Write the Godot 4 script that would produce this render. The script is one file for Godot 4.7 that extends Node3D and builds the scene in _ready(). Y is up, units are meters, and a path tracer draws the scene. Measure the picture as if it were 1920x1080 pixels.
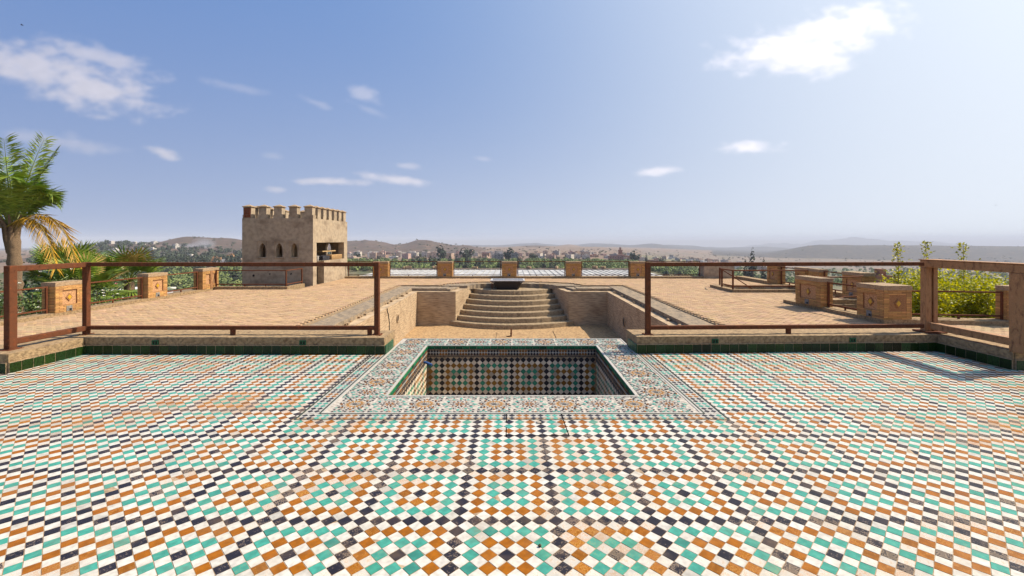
extends Node3D
# x right, y up, -z away from the viewer; distances away from the viewer are written as «d» (z = -d).

const EYE := 1.5            # camera height over the mosaic floor
const TER := -0.38          # top of the brick terrace
const STRIP := -0.43        # bare mortar strip round the basin
const WTOP := -0.55         # tops of the basin walls
const BAS := -1.88          # floor of the sunken basin
const GARDEN := -3.0

var rng := RandomNumberGenerator.new()
var M := {}
var fine := FastNoiseLite.new()
var broad := FastNoiseLite.new()

# ---------------------------------------------------------------- mesh helper
class MB:
	var v := PackedVector3Array()
	var n := PackedVector3Array()
	var c := PackedColorArray()
	var u := PackedVector2Array()
	var ix := PackedInt32Array()
	var col := Color(1, 1, 1)
	var o := Vector3.ZERO
	var ux := Vector3.RIGHT
	var vx := Vector3.FORWARD
	var nx := Vector3.UP

	func pt(p: Vector3, nn: Vector3, uv := Vector2.ZERO) -> void:
		v.append(p); n.append(nn); c.append(col); u.append(uv)

	func tri(a: Vector3, b: Vector3, d: Vector3) -> void:   # counter-clockwise seen from outside
		var k := v.size()
		var nn := (b - a).cross(d - a).normalized()
		pt(a, nn); pt(b, nn); pt(d, nn)
		ix.append(k); ix.append(k + 2); ix.append(k + 1)

	func quad(a: Vector3, b: Vector3, d: Vector3, e: Vector3) -> void:
		var k := v.size()
		var nn := (d - a).cross(e - b).normalized()
		pt(a, nn); pt(b, nn); pt(d, nn); pt(e, nn)
		ix.append_array(PackedInt32Array([k, k + 2, k + 1, k, k + 3, k + 2]))

	func smooth_quad(k0: int, k1: int, k2: int, k3: int) -> void:
		ix.append_array(PackedInt32Array([k0, k2, k1, k0, k3, k2]))

	func at(p: Vector2, h: float) -> Vector3:
		return o + ux * p.x + vx * p.y + nx * h

	# convex polygon of the plane (o, ux, vx) raised from h0 to h1, its top drawn in by «inset»
	func prism(poly: PackedVector2Array, h0: float, h1: float, inset := 0.0, uv = null) -> void:
		var mid := Vector2.ZERO
		for p in poly: mid += p
		mid /= poly.size()
		var k := v.size()
		var top := PackedVector2Array()
		for p in poly:
			var q := p + (mid - p).limit_length(inset)
			top.append(q)
			pt(at(q, h1), nx, uv.call(q) if uv != null else Vector2.ZERO)
		for i in range(1, poly.size() - 1):
			ix.append(k); ix.append(k + i + 1); ix.append(k + i)
		for i in poly.size():
			var j := (i + 1) % poly.size()
			var kk := v.size()
			var a := at(poly[i], h0)
			var b := at(poly[j], h0)
			var d := at(top[j], h1)
			var e := at(top[i], h1)
			var nn := (d - a).cross(e - b).normalized()
			var w0: Vector2 = uv.call(top[i]) if uv != null else Vector2.ZERO
			var w1: Vector2 = uv.call(top[j]) if uv != null else Vector2.ZERO
			pt(a, nn, w0); pt(b, nn, w1); pt(d, nn, w1); pt(e, nn, w0)
			ix.append_array(PackedInt32Array([kk, kk + 2, kk + 1, kk, kk + 3, kk + 2]))

	func box(lo: Vector3, hi: Vector3, ch := 0.0) -> void:
		if ch <= 0.0:
			var x0 := lo.x; var y0 := lo.y; var z0 := lo.z
			var x1 := hi.x; var y1 := hi.y; var z1 := hi.z
			quad(Vector3(x0, y0, z1), Vector3(x1, y0, z1), Vector3(x1, y1, z1), Vector3(x0, y1, z1))
			quad(Vector3(x1, y0, z0), Vector3(x0, y0, z0), Vector3(x0, y1, z0), Vector3(x1, y1, z0))
			quad(Vector3(x1, y0, z1), Vector3(x1, y0, z0), Vector3(x1, y1, z0), Vector3(x1, y1, z1))
			quad(Vector3(x0, y0, z0), Vector3(x0, y0, z1), Vector3(x0, y1, z1), Vector3(x0, y1, z0))
			quad(Vector3(x0, y1, z1), Vector3(x1, y1, z1), Vector3(x1, y1, z0), Vector3(x0, y1, z0))
			quad(Vector3(x0, y0, z0), Vector3(x1, y0, z0), Vector3(x1, y0, z1), Vector3(x0, y0, z1))
			return
		var m := (lo + hi) / 2
		var h := (hi - lo) / 2
		var f := [Vector3(1, 0, 0), Vector3(0, 1, 0), Vector3(0, 0, 1)]
		var g := func(sx: float, sy: float, sz: float, full: int) -> Vector3:
			var q := Vector3(sx * (h.x - (0.0 if full == 0 else ch)), sy * (h.y - (0.0 if full == 1 else ch)), sz * (h.z - (0.0 if full == 2 else ch)))
			return m + q
		for ax in 3:
			for s in [-1.0, 1.0]:
				var b1: int = (ax + 1) % 3
				var b2: int = (ax + 2) % 3
				var ps := []
				for e in [[-1, -1], [1, -1], [1, 1], [-1, 1]]:
					var w := [0.0, 0.0, 0.0]
					w[ax] = s; w[b1] = e[0]; w[b2] = e[1]
					ps.append(g.call(w[0], w[1], w[2], ax))
				if s < 0: ps.reverse()
				quad(ps[0], ps[1], ps[2], ps[3])
		for ax in 3:
			var b1: int = (ax + 1) % 3
			var b2: int = (ax + 2) % 3
			for s1 in [-1.0, 1.0]:
				for s2 in [-1.0, 1.0]:
					var ps := []
					for e in [[-1.0, b1], [1.0, b1], [1.0, b2], [-1.0, b2]]:
						var w := [0.0, 0.0, 0.0]
						w[ax] = e[0]; w[b1] = s1; w[b2] = s2
						ps.append(g.call(w[0], w[1], w[2], e[1]))
					if s1 * s2 < 0: ps.reverse()
					quad(ps[3], ps[2], ps[1], ps[0])
		for sx in [-1.0, 1.0]:
			for sy in [-1.0, 1.0]:
				for sz in [-1.0, 1.0]:
					var a: Vector3 = g.call(sx, sy, sz, 0)
					var b: Vector3 = g.call(sx, sy, sz, 1)
					var d: Vector3 = g.call(sx, sy, sz, 2)
					if sx * sy * sz > 0: tri(a, b, d)
					else: tri(a, d, b)

	# a box whose faces are cut into cells and pushed about by noise: weathered masonry
	func rough(lo: Vector3, hi: Vector3, cell: float, amp: float, ns: FastNoiseLite, freq := 1.0) -> void:
		var s := hi - lo
		var mid := (lo + hi) / 2
		for ax in 3:
			var b1: int = (ax + 1) % 3
			var b2: int = (ax + 2) % 3
			var n1: int = clampi(int(ceil(s[b1] / cell)), 1, 220)
			var n2: int = clampi(int(ceil(s[b2] / cell)), 1, 220)
			for side in 2:
				var k := v.size()
				for i in n1 + 1:
					for j in n2 + 1:
						var p := lo
						p[ax] = hi[ax] if side else lo[ax]
						p[b1] = lo[b1] + s[b1] * i / n1
						p[b2] = lo[b2] + s[b2] * j / n2
						var q := p * freq
						var w := amp * ns.get_noise_3dv(q)
						var on_edge := int(i == 0 or i == n1) + int(j == 0 or j == n2)
						var nn := Vector3.ZERO
						nn[ax] = 1.0 if side else -1.0
						var sh := Vector3.ZERO
						sh[ax] = w if side else -w
						if on_edge:
							sh = (mid - p).normalized() * absf(ns.get_noise_3dv(q * 1.7 + Vector3(31, 7, 3))) * amp * 2.2
						var e := 0.5 * cell * freq
						var t1 := Vector3.ZERO; t1[b1] = e
						var t2 := Vector3.ZERO; t2[b2] = e
						var g1 := (ns.get_noise_3dv(q + t1) - ns.get_noise_3dv(q - t1)) * amp / cell
						var g2 := (ns.get_noise_3dv(q + t2) - ns.get_noise_3dv(q - t2)) * amp / cell
						nn[b1] -= g1 * 0.8
						nn[b2] -= g2 * 0.8
						pt(p + sh, nn.normalized())
				for i in n1:
					for j in n2:
						var a := k + i * (n2 + 1) + j
						if side: smooth_quad(a, a + n2 + 1, a + n2 + 2, a + 1)
						else: smooth_quad(a, a + 1, a + n2 + 2, a + n2 + 1)

	# a straight or bent pipe with round section
	func tube(path: PackedVector3Array, radii: PackedFloat32Array, sides := 8, caps := true) -> void:
		var k := v.size()
		var last := path.size() - 1
		var side := Vector3.ZERO
		for i in path.size():
			var t := (path[mini(i + 1, last)] - path[maxi(i - 1, 0)]).normalized()
			if side == Vector3.ZERO:
				side = t.cross(Vector3(0.3, 0.2, 1) if absf(t.z) < 0.8 else Vector3.UP).normalized()
			side = (side - t * side.dot(t)).normalized()
			var other := t.cross(side)
			var r: float = radii[mini(i, radii.size() - 1)]
			for j in sides:
				var a := TAU * j / sides
				var d := side * cos(a) + other * sin(a)
				pt(path[i] + d * r, d)
		for i in last:
			for j in sides:
				var a := k + i * sides + j
				var b := k + i * sides + (j + 1) % sides
				smooth_quad(a, b, b + sides, a + sides)
		if caps:
			for e in [0, last]:
				var t := (path[1] - path[0]).normalized() * -1.0 if e == 0 else (path[last] - path[last - 1]).normalized()
				var kk := v.size()
				for j in sides: pt(v[k + e * sides + j], t)
				for j in range(1, sides - 1):
					if e == 0: ix.append_array(PackedInt32Array([kk, kk + j, kk + j + 1]))
					else: ix.append_array(PackedInt32Array([kk, kk + j + 1, kk + j]))

	func lathe(mid: Vector3, prof: PackedVector2Array, sides := 24) -> void:   # x radius, y height
		var k := v.size()
		for i in prof.size():
			var t := prof[mini(i + 1, prof.size() - 1)] - prof[maxi(i - 1, 0)]
			for j in sides:
				var a := TAU * j / sides
				var d := Vector3(cos(a), 0, sin(a))
				pt(mid + d * prof[i].x + Vector3.UP * prof[i].y, (d * t.y - Vector3.UP * t.x).normalized())
		for i in prof.size() - 1:
			for j in sides:
				var a := k + i * sides + j
				var b := k + i * sides + (j + 1) % sides
				smooth_quad(a, a + sides, b + sides, b)

	func arrays() -> Array:
		var ar := []
		ar.resize(Mesh.ARRAY_MAX)
		ar[Mesh.ARRAY_VERTEX] = v
		ar[Mesh.ARRAY_NORMAL] = n
		ar[Mesh.ARRAY_COLOR] = c
		ar[Mesh.ARRAY_TEX_UV] = u
		ar[Mesh.ARRAY_INDEX] = ix
		return ar

	func mesh() -> ArrayMesh:
		var m := ArrayMesh.new()
		if ix.size(): m.add_surface_from_arrays(Mesh.PRIMITIVE_TRIANGLES, arrays())
		return m

# ---------------------------------------------------------------- scene helpers
func P(x: float, y: float, d: float) -> Vector3:
	return Vector3(x, y, -d)

func put(called: String, mesh: Mesh, mat: Material, parent: Node = self, kind := "") -> MeshInstance3D:
	var o := MeshInstance3D.new()
	o.name = called
	o.mesh = mesh
	if mat: o.material_override = mat
	if kind: o.set_meta("kind", kind)
	parent.add_child(o, true)
	return o

func obj(called: String, mb: MB, mat: Material, parent: Node = self, kind := "") -> MeshInstance3D:
	return put(called, mb.mesh(), mat, parent, kind)

func tag(o: Node, label: String, category: String, group := "") -> Node:
	o.set_meta("label", label)
	o.set_meta("category", category)
	if group: o.set_meta("group", group)
	return o

func thing(called: String, label: String, category: String, where := Vector3.ZERO, turn := 0.0, group := "") -> Node3D:
	var o := Node3D.new()
	o.name = called
	o.position = where
	o.rotation.y = turn
	tag(o, label, category, group)
	add_child(o, true)
	return o

# a thing whose local x runs from a to b (x, d), its front (local +z) to the right of that way when the way leads to the right
func along(called: String, label: String, category: String, a: Vector2, b: Vector2, y: float, group := "") -> Node3D:
	var w := b - a
	return thing(called, label, category, P(a.x, y, a.y), atan2(w.y, w.x), group)

func noise_tex(freq: float, oct: int, seed_: int, ramp: Array, type := FastNoiseLite.TYPE_SIMPLEX_SMOOTH, size := 512, fractal := FastNoiseLite.FRACTAL_FBM) -> NoiseTexture2D:
	var f := FastNoiseLite.new()
	f.seed = seed_
	f.noise_type = type
	f.frequency = freq
	f.fractal_type = fractal
	f.fractal_octaves = oct
	var t := NoiseTexture2D.new()
	t.width = size
	t.height = size
	t.seamless = true
	t.seamless_blend_skirt = 0.2
	t.noise = f
	if ramp.size():
		var g := Gradient.new()
		var at := PackedFloat32Array()
		var cs := PackedColorArray()
		for r in ramp:
			at.append(r[0])
			cs.append(Color(r[1], r[1], r[1]) if r[1] is float else r[1])
		g.offsets = at
		g.colors = cs
		t.color_ramp = g
	return t

func lin(r: float, g: float, b: float) -> Color:
	return Color(r, g, b).linear_to_srgb()

func mat(called: String, color: Color, rough: float, tex: Texture2D = null, scale := 1.0, bump: Texture2D = null, bump_cm := 0.0, bscale := 0.0) -> StandardMaterial3D:
	var m := StandardMaterial3D.new()
	m.resource_name = called
	m.albedo_color = color
	m.roughness = rough
	m.vertex_color_use_as_albedo = true
	m.uv1_triplanar = true
	m.uv1_world_triplanar = true
	m.uv1_scale = Vector3.ONE * scale
	if tex: m.albedo_texture = tex
	if bump:
		m.heightmap_enabled = true
		m.heightmap_texture = bump
		m.heightmap_scale = bump_cm
	M[called] = m
	return m

func stain(m: StandardMaterial3D, tex: Texture2D, scale: float) -> void:   # a second, coarser pattern laid over the first; its alpha says where
	m.detail_enabled = true
	m.detail_albedo = tex
	m.detail_blend_mode = BaseMaterial3D.BLEND_MODE_MIX
	m.detail_uv_layer = BaseMaterial3D.DETAIL_UV_2
	m.uv2_triplanar = true
	m.uv2_world_triplanar = true
	m.uv2_scale = Vector3.ONE * scale

# ---------------------------------------------------------------- camera, sky, sun
const FOCAL := 842.0        # of the photograph, in its pixels (1920 wide), horizon at row 450, axis at column 960

func view_and_light() -> void:
	var cam := Camera3D.new()
	cam.name = "camera"
	cam.position = Vector3(0, EYE, 0)
	cam.keep_aspect = Camera3D.KEEP_HEIGHT
	var near := 0.05
	cam.set_frustum(near * 1080.0 / FOCAL, Vector2(0, -near * 90.0 / FOCAL), near, 60000.0)
	add_child(cam)
	cam.current = true
	var env := Environment.new()
	env.background_mode = Environment.BG_SKY
	env.tonemap_mode = Environment.TONE_MAPPER_LINEAR
	env.tonemap_exposure = 1.34
	env.sdfgi_enabled = true
	env.ssao_enabled = true
	env.ssil_enabled = true
	env.fog_enabled = true
	env.fog_density = 0.000125
	env.fog_light_color = Color(0.93, 0.95, 1.0)
	env.volumetric_fog_enabled = true
	env.volumetric_fog_density = 0.0
	var sm := PanoramaSkyMaterial.new()
	sm.panorama = sky_picture()
	sm.energy_multiplier = 1.0
	env.sky = Sky.new()
	env.sky.sky_material = sm
	var we := WorldEnvironment.new()
	we.name = "environment"
	we.environment = env
	add_child(we)
	var sun := DirectionalLight3D.new()
	sun.name = "sun"
	sun.light_energy = 1.6
	sun.light_color = Color(1.0, 0.95, 0.87)
	sun.light_angular_distance = 0.5
	sun.shadow_enabled = true
	sun.look_at_from_position(Vector3.ZERO, Vector3(-1.05, -1.25, 0.25))
	add_child(sun)

func sky_picture() -> ImageTexture:
	var w := 2560
	var h := 1280
	var data := PackedFloat32Array()
	data.resize(w * h * 3)
	var sun := Vector3(1.05, 1.25, -0.25).normalized()
	var ns := FastNoiseLite.new()
	ns.seed = 5
	ns.frequency = 1.0
	ns.fractal_octaves = 5
	ns.fractal_gain = 0.55
	# clouds: middle, half-lengths, tilt, thickness, seen through the lens of the photograph and set down as directions
	var clouds := [
		[60, 124, 125, 40, 0.20, 0.8], [175, 164, 115, 40, 0.24, 0.85], [190, 108, 105, 19, 0.30, 0.65],
		[110, 266, 105, 15, 0.14, 0.35], [306, 288, 28, 9, 0.25, 0.75], [684, 178, 32, 12, 0.25, 0.4], [690, 205, 30, 7, 0.4, 0.2], [590, 192, 30, 7, 0.4, 0.25], [440, 162, 60, 8, 0.2, 0.2],
		[622, 341, 66, 7, 0.02, 0.8], [738, 335, 62, 8, 0.12, 0.8], [517, 354, 20, 6, 0.1, 0.55], [764, 311, 24, 6, 0.1, 0.4], [510, 293, 22, 6, 0.1, 0.2], [905, 298, 16, 5, 0.1, 0.25],
		[1580, 58, 105, 40, -0.22, 1.0], [1475, 94, 120, 36, -0.12, 0.95], [1510, 110, 85, 32, 0.0, 0.95],
		[1404, 277, 50, 12, -0.06, 0.9], [1234, 320, 34, 9, -0.08, 0.85]]
	for row in h:
		var el := (0.5 - (row + 0.5) / h) * PI
		if el < -0.03:
			for x in w:
				var i := (row * w + x) * 3
				data[i] = 0.30; data[i + 1] = 0.27; data[i + 2] = 0.24
			continue
		var y := sin(el)
		var cy := cos(el)
		var flat := clampf(1.0 - maxf(y, 0.0), 0, 1)
		for x in w:
			var az := (x + 0.5) / w * TAU
			var dx := cy * sin(az)
			var dz := -cy * cos(az)
			var cs := dx * sun.x + y * sun.y + dz * sun.z
			var g := 0.5 + 0.5 * cs
			var glow := pow(g, 2.6)
			var core := pow(g, 14.0)
			var up := pow(flat, lerpf(3.5, 1.3, smoothstep(0.60, 0.90, g)))
			var r := 0.062 + 0.18 * glow + 1.05 * core
			var gg := 0.178 + 0.22 * glow + 0.92 * core
			var b := 0.47 + 0.22 * glow + 0.62 * core
			var hr := 0.325 + 0.80 * glow + 0.22 * core
			var hg := 0.395 + 0.77 * glow + 0.22 * core
			var hb := 0.56 + 0.57 * glow + 0.22 * core
			r = lerpf(r, hr, up); gg = lerpf(gg, hg, up); b = lerpf(b, hb, up)
			if dz < -0.2:
				var px := 960.0 + FOCAL * dx / -dz
				var py := 450.0 - FOCAL * y / -dz
				if px > -150 and px < 2070 and py > -120 and py < 400:
					var cover := 0.0
					for q in clouds:
						var ex: float = px - q[0]
						var ey: float = py - q[1]
						if absf(ex) < q[2] * 1.7 and absf(ey) < q[2] * 1.7:
							var ca := cos(q[4])
							var sa := sin(q[4])
							var ea: float = (ex * ca + ey * sa) / q[2]
							var eb: float = (-ex * sa + ey * ca) / q[3]
							var rad := sqrt(ea * ea + eb * eb)
							if rad < 1.9:
								var nn := ns.get_noise_2d(ex * 0.013 + q[0], ey * 0.028 + q[1] * 3.0)
								var k := smoothstep(1.4, 0.15, rad + nn * 0.8)
								cover = maxf(cover, k * q[5])
					if cover > 0.0:
						var lit := 0.60 + 0.75 * glow + ns.get_noise_2d(px * 0.03, py * 0.05) * 0.06
						r = lerpf(r, lit * 0.97, cover * 0.92)
						gg = lerpf(gg, lit * 0.97, cover * 0.85)
						b = lerpf(b, lit * 1.03, cover * 0.85)
			var i := (row * w + x) * 3
			data[i] = r * 0.84; data[i + 1] = gg * 0.84; data[i + 2] = b * 0.85
	return ImageTexture.create_from_image(Image.create_from_data(w, h, false, Image.FORMAT_RGBF, data.to_byte_array()))

# ---------------------------------------------------------------- materials
func glaze(called: String, rgb: Vector3, chip: Vector3, chip2: Vector3, seed_: int, squiggle: float) -> StandardMaterial3D:
	# 16 x 16 little windows of glaze; the rows go from whole to badly worn
	var size := 1024
	var f := FastNoiseLite.new()
	f.seed = seed_
	f.noise_type = FastNoiseLite.TYPE_SIMPLEX_SMOOTH
	f.frequency = 0.10
	f.fractal_octaves = 3
	if squiggle > 0.5: f.fractal_type = FastNoiseLite.FRACTAL_RIDGED
	var a := f.get_image(size, size).get_data()
	f.fractal_type = FastNoiseLite.FRACTAL_FBM
	f.frequency = 0.022
	f.fractal_octaves = 2
	f.seed = seed_ + 9
	var b := f.get_image(size, size).get_data()
	var out := PackedByteArray()
	out.resize(size * size * 3)
	for y in size:
		var wear := float(y / 64) / 15.0
		var thr := 1.05 - 0.66 * pow(wear, 0.75)
		for x in size:
			var i := y * size + x
			var na := a[i] / 255.0
			var nb := b[i] / 255.0
			var k := clampf((na * 0.62 + nb * 0.5 - thr) * 7.0, 0.0, 1.0)
			var t := nb * 1.35 - 0.15
			var s := 0.90 + 0.2 * nb
			var j := i * 3
			out[j] = int(clampf(lerpf(rgb.x * s, lerpf(chip.x, chip2.x, t), k), 0, 255))
			out[j + 1] = int(clampf(lerpf(rgb.y * s, lerpf(chip.y, chip2.y, t), k), 0, 255))
			out[j + 2] = int(clampf(lerpf(rgb.z * s, lerpf(chip.z, chip2.z, t), k), 0, 255))
	var m := StandardMaterial3D.new()
	m.resource_name = called
	m.vertex_color_use_as_albedo = true
	m.albedo_texture = ImageTexture.create_from_image(Image.create_from_data(size, size, false, Image.FORMAT_RGB8, out))
	m.roughness = 0.36
	m.metallic_specular = 0.3
	M[called] = m
	return m

func materials() -> void:
	var grain := noise_tex(0.03, 5, 1, [[0.0, 0.62], [0.5, 0.86], [1.0, 1.0]])
	var grit := noise_tex(0.06, 5, 2, [])
	var cloudy := noise_tex(0.012, 4, 3, [[0.0, 0.55], [0.45, 0.85], [1.0, 1.0]])
	var soft := noise_tex(0.03, 5, 6, [[0.0, 0.78], [0.5, 0.92], [1.0, 1.0]])
	var speck := noise_tex(0.12, 3, 4, [[0.0, 0.55], [0.35, 0.92], [1.0, 1.0]])
	glaze("white glaze", Vector3(195, 190, 179), Vector3(176, 130, 98), Vector3(186, 168, 146), 11, 1.0)
	glaze("teal glaze", Vector3(66, 143, 126), Vector3(120, 128, 98), Vector3(96, 146, 122), 22, 0.0)
	glaze("amber glaze", Vector3(144, 85, 0), Vector3(190, 146, 72), Vector3(150, 92, 34), 33, 0.0)
	glaze("dark glaze", Vector3(40, 37, 43), Vector3(158, 138, 114), Vector3(100, 86, 74), 44, 0.0)
	var film := noise_tex(0.02, 5, 41, [[0.0, Color(0.60, 0.48, 0.34, 0.0)], [0.5, Color(0.60, 0.48, 0.34, 0.0)], [0.72, Color(0.60, 0.49, 0.36, 0.10)], [1.0, Color(0.58, 0.46, 0.32, 0.32)]])
	for k in ["white glaze", "teal glaze", "amber glaze", "dark glaze"]: stain(M[k], film, 0.31)
	var small := mat("small glaze", Color.WHITE, 0.4, speck, 3.0)
	small.metallic_specular = 0.3
	var green := mat("green glaze", Color.WHITE, 0.28, noise_tex(0.03, 4, 8, [[0.0, 0.45], [0.5, 0.85], [1.0, 1.0]]), 2.5, grit, 0.35)
	green.metallic_specular = 0.35
	mat("grout", lin(0.48, 0.34, 0.21), 0.9, grain, 1.2, grit, 0.3)
	mat("pale grout", lin(0.58, 0.52, 0.44), 0.9, grain, 1.2, grit, 0.3)
	var con := mat("concrete", lin(0.58, 0.425, 0.26), 0.95, grain, 0.4, grit, 0.25)
	con.uv1_scale = Vector3(0.16, 1.3, 0.16)
	stain(con, noise_tex(0.02, 5, 13, [[0.0, Color(0.40, 0.29, 0.19, 0.5)], [0.38, Color(0.5, 0.37, 0.24, 0.15)], [0.55, Color(0.6, 0.45, 0.3, 0.0)], [1.0, Color(0.80, 0.70, 0.56, 0.3)]]), 0.11)
	var stp := mat("step concrete", lin(0.45, 0.335, 0.20), 0.95, grain, 0.6, grit, 0.3)
	stain(stp, noise_tex(0.03, 5, 27, [[0.0, Color(0.26, 0.20, 0.14, 0.75)], [0.45, Color(0.4, 0.3, 0.2, 0.1)], [1.0, Color(0.78, 0.66, 0.5, 0.3)]]), 0.3)
	var tow := mat("tower render", lin(0.44, 0.345, 0.235), 0.95, soft, 0.3, grit, 0.2)
	stain(tow, noise_tex(0.014, 5, 14, [[0.0, Color(0.34, 0.27, 0.20, 0.6)], [0.34, Color(0.42, 0.34, 0.26, 0.35)], [0.52, Color(0.5, 0.4, 0.3, 0.0)], [1.0, Color(0.86, 0.76, 0.60, 0.25)]]), 0.1)
	tow.uv2_scale = Vector3(0.10, 0.22, 0.10)
	var kerb := mat("kerb mortar", lin(0.44, 0.30, 0.155), 0.95, grain, 1.1, grit, 0.6)
	stain(kerb, noise_tex(0.03, 4, 15, [[0.0, Color(0.3, 0.2, 0.11, 0.7)], [0.45, Color(0.4, 0.28, 0.16, 0.0)], [1.0, Color(0.8, 0.70, 0.55, 0.4)]]), 0.5)
	var strip := mat("bare mortar strip", lin(0.42, 0.32, 0.21), 0.97, grain, 1.2, grit, 1.0)
	stain(strip, noise_tex(0.02, 5, 16, [[0.0, Color(0.30, 0.27, 0.24, 0.85)], [0.5, Color(0.45, 0.40, 0.34, 0.3)], [1.0, Color(0.78, 0.64, 0.47, 0.6)]]), 0.4)
	var dust := mat("dusty floor", lin(0.52, 0.33, 0.155), 0.95, grain, 0.5, grit, 1.0)
	stain(dust, noise_tex(0.02, 5, 17, [[0.0, Color(0.40, 0.28, 0.17, 0.5)], [0.5, Color(0.5, 0.35, 0.2, 0.0)], [1.0, Color(0.86, 0.74, 0.56, 0.4)]]), 0.2)
	var brick := mat("paving brick", lin(0.495, 0.352, 0.19), 0.92, speck, 2.2, grit, 0.5)
	stain(brick, noise_tex(0.022, 5, 18, [[0.0, Color(0.62, 0.47, 0.30, 0.35)], [0.42, Color(0.7, 0.5, 0.33, 0.0)], [0.78, Color(0.8, 0.68, 0.50, 0.3)], [1.0, Color(0.74, 0.60, 0.44, 0.5)]]), 0.11)
	mat("paving joint", lin(0.40, 0.28, 0.16), 0.97, grain, 1.5, grit, 0.6)
	mat("pier brick", Color.WHITE, 0.93, speck, 3.0, grit, 0.7)
	mat("pier mortar", lin(0.43, 0.21, 0.085), 0.95, grain, 2.0, grit, 0.6)
	mat("pier panel", lin(0.66, 0.36, 0.165), 0.93, grain, 1.5, grit, 0.4)
	mat("cap stone", lin(0.50, 0.345, 0.20), 0.95, grain, 1.0, grit, 1.6)
	mat("yellow glaze", lin(0.62, 0.36, 0.02), 0.3, speck, 3.0)
	var rust := mat("rusty steel", lin(0.155, 0.060, 0.029), 0.75, speck, 2.0, grit, 0.25)
	rust.metallic_specular = 0.2
	stain(rust, noise_tex(0.03, 5, 19, [[0.0, Color(0.20, 0.10, 0.07, 0.7)], [0.45, Color(0.3, 0.15, 0.09, 0.0)], [0.75, Color(0.5, 0.25, 0.14, 0.35)], [1.0, Color(0.62, 0.40, 0.26, 0.6)]]), 0.8)
	var rust2 := mat("sun-bleached rust", lin(0.47, 0.245, 0.10), 0.75, speck, 1.6, grit, 0.35)
	stain(rust2, noise_tex(0.025, 5, 20, [[0.0, Color(0.26, 0.12, 0.06, 0.9)], [0.42, Color(0.4, 0.2, 0.1, 0.15)], [1.0, Color(0.86, 0.66, 0.46, 0.75)]]), 0.7)
	rust2.uv2_scale = Vector3(2.6, 0.5, 1.2)
	mat("plain", Color.WHITE, 0.85, grain, 1.0)
	mat("house render", Color.WHITE, 0.9, cloudy, 0.05)
	mat("sheet metal", lin(0.62, 0.60, 0.56), 0.5, cloudy, 0.1)
	mat("tub plastic", lin(0.035, 0.027, 0.022), 0.85, speck, 1.5)
	mat("bark", lin(0.36, 0.24, 0.14), 0.95, grain, 1.5, grit, 3.0)
	mat("dark void", lin(0.012, 0.010, 0.008), 0.9)
	for q in [["leaf", 0.5, Color(0.25, 0.30, 0.08)], ["bright leaf", 0.45, Color(1.0, 0.95, 0.12)], ["palm leaf", 0.42, Color(0.30, 0.38, 0.10)]]:
		var m := mat(q[0], Color.WHITE, q[1])
		m.cull_mode = BaseMaterial3D.CULL_DISABLED
		m.backlight_enabled = true
		m.backlight = q[2]
	mat("far crown", Color.WHITE, 0.9).cull_mode = BaseMaterial3D.CULL_DISABLED
	var land := mat("land", Color.WHITE, 0.97, noise_tex(0.02, 5, 25, [[0.0, 0.6], [0.5, 0.9], [1.0, 1.0]]), 0.02)
	land.uv1_scale = Vector3.ONE * 0.013
	stain(land, noise_tex(0.02, 5, 26, [[0.0, Color(0.12, 0.12, 0.06, 0.6)], [0.42, Color(0.3, 0.25, 0.15, 0.0)], [1.0, Color(0.78, 0.62, 0.48, 0.45)]]), 0.0021)

# ---------------------------------------------------------------- mosaic floor
const CELL := 0.0868                 # from one coloured diamond to the next
const CX := -0.025                   # a middle column
const CD := 2.40                     # a dark row
const RIM := 1.82                    # half-width of the mosaic border round the pool
const RIM_D := 3.74                  # where that border begins

func motif(ix: int, jy: int) -> int:   # 1 teal, 2 amber, 3 dark
	var m := posmod(ix + 3, 6)
	var r := posmod(jy, 6)
	if m == 0 or r == 0: return 3
	var ring := maxi(absi(m - 3), absi(r - 3))
	if ring == 0: return 3
	var even := posmod(floori((ix + 3) / 6.0) + floori(jy / 6.0), 2) == 0
	return 2 if (ring == 2) == even else 1

func clip(poly: PackedVector2Array, nn: Vector2, k: float) -> PackedVector2Array:   # keep nn . p < k
	var out := PackedVector2Array()
	for i in poly.size():
		var a := poly[i]
		var b := poly[(i + 1) % poly.size()]
		var da := nn.dot(a) - k
		var db := nn.dot(b) - k
		if da <= 0: out.append(a)
		if (da < 0 and db > 0) or (da > 0 and db < 0): out.append(a.lerp(b, da / (da - db)))
	return out

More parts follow.
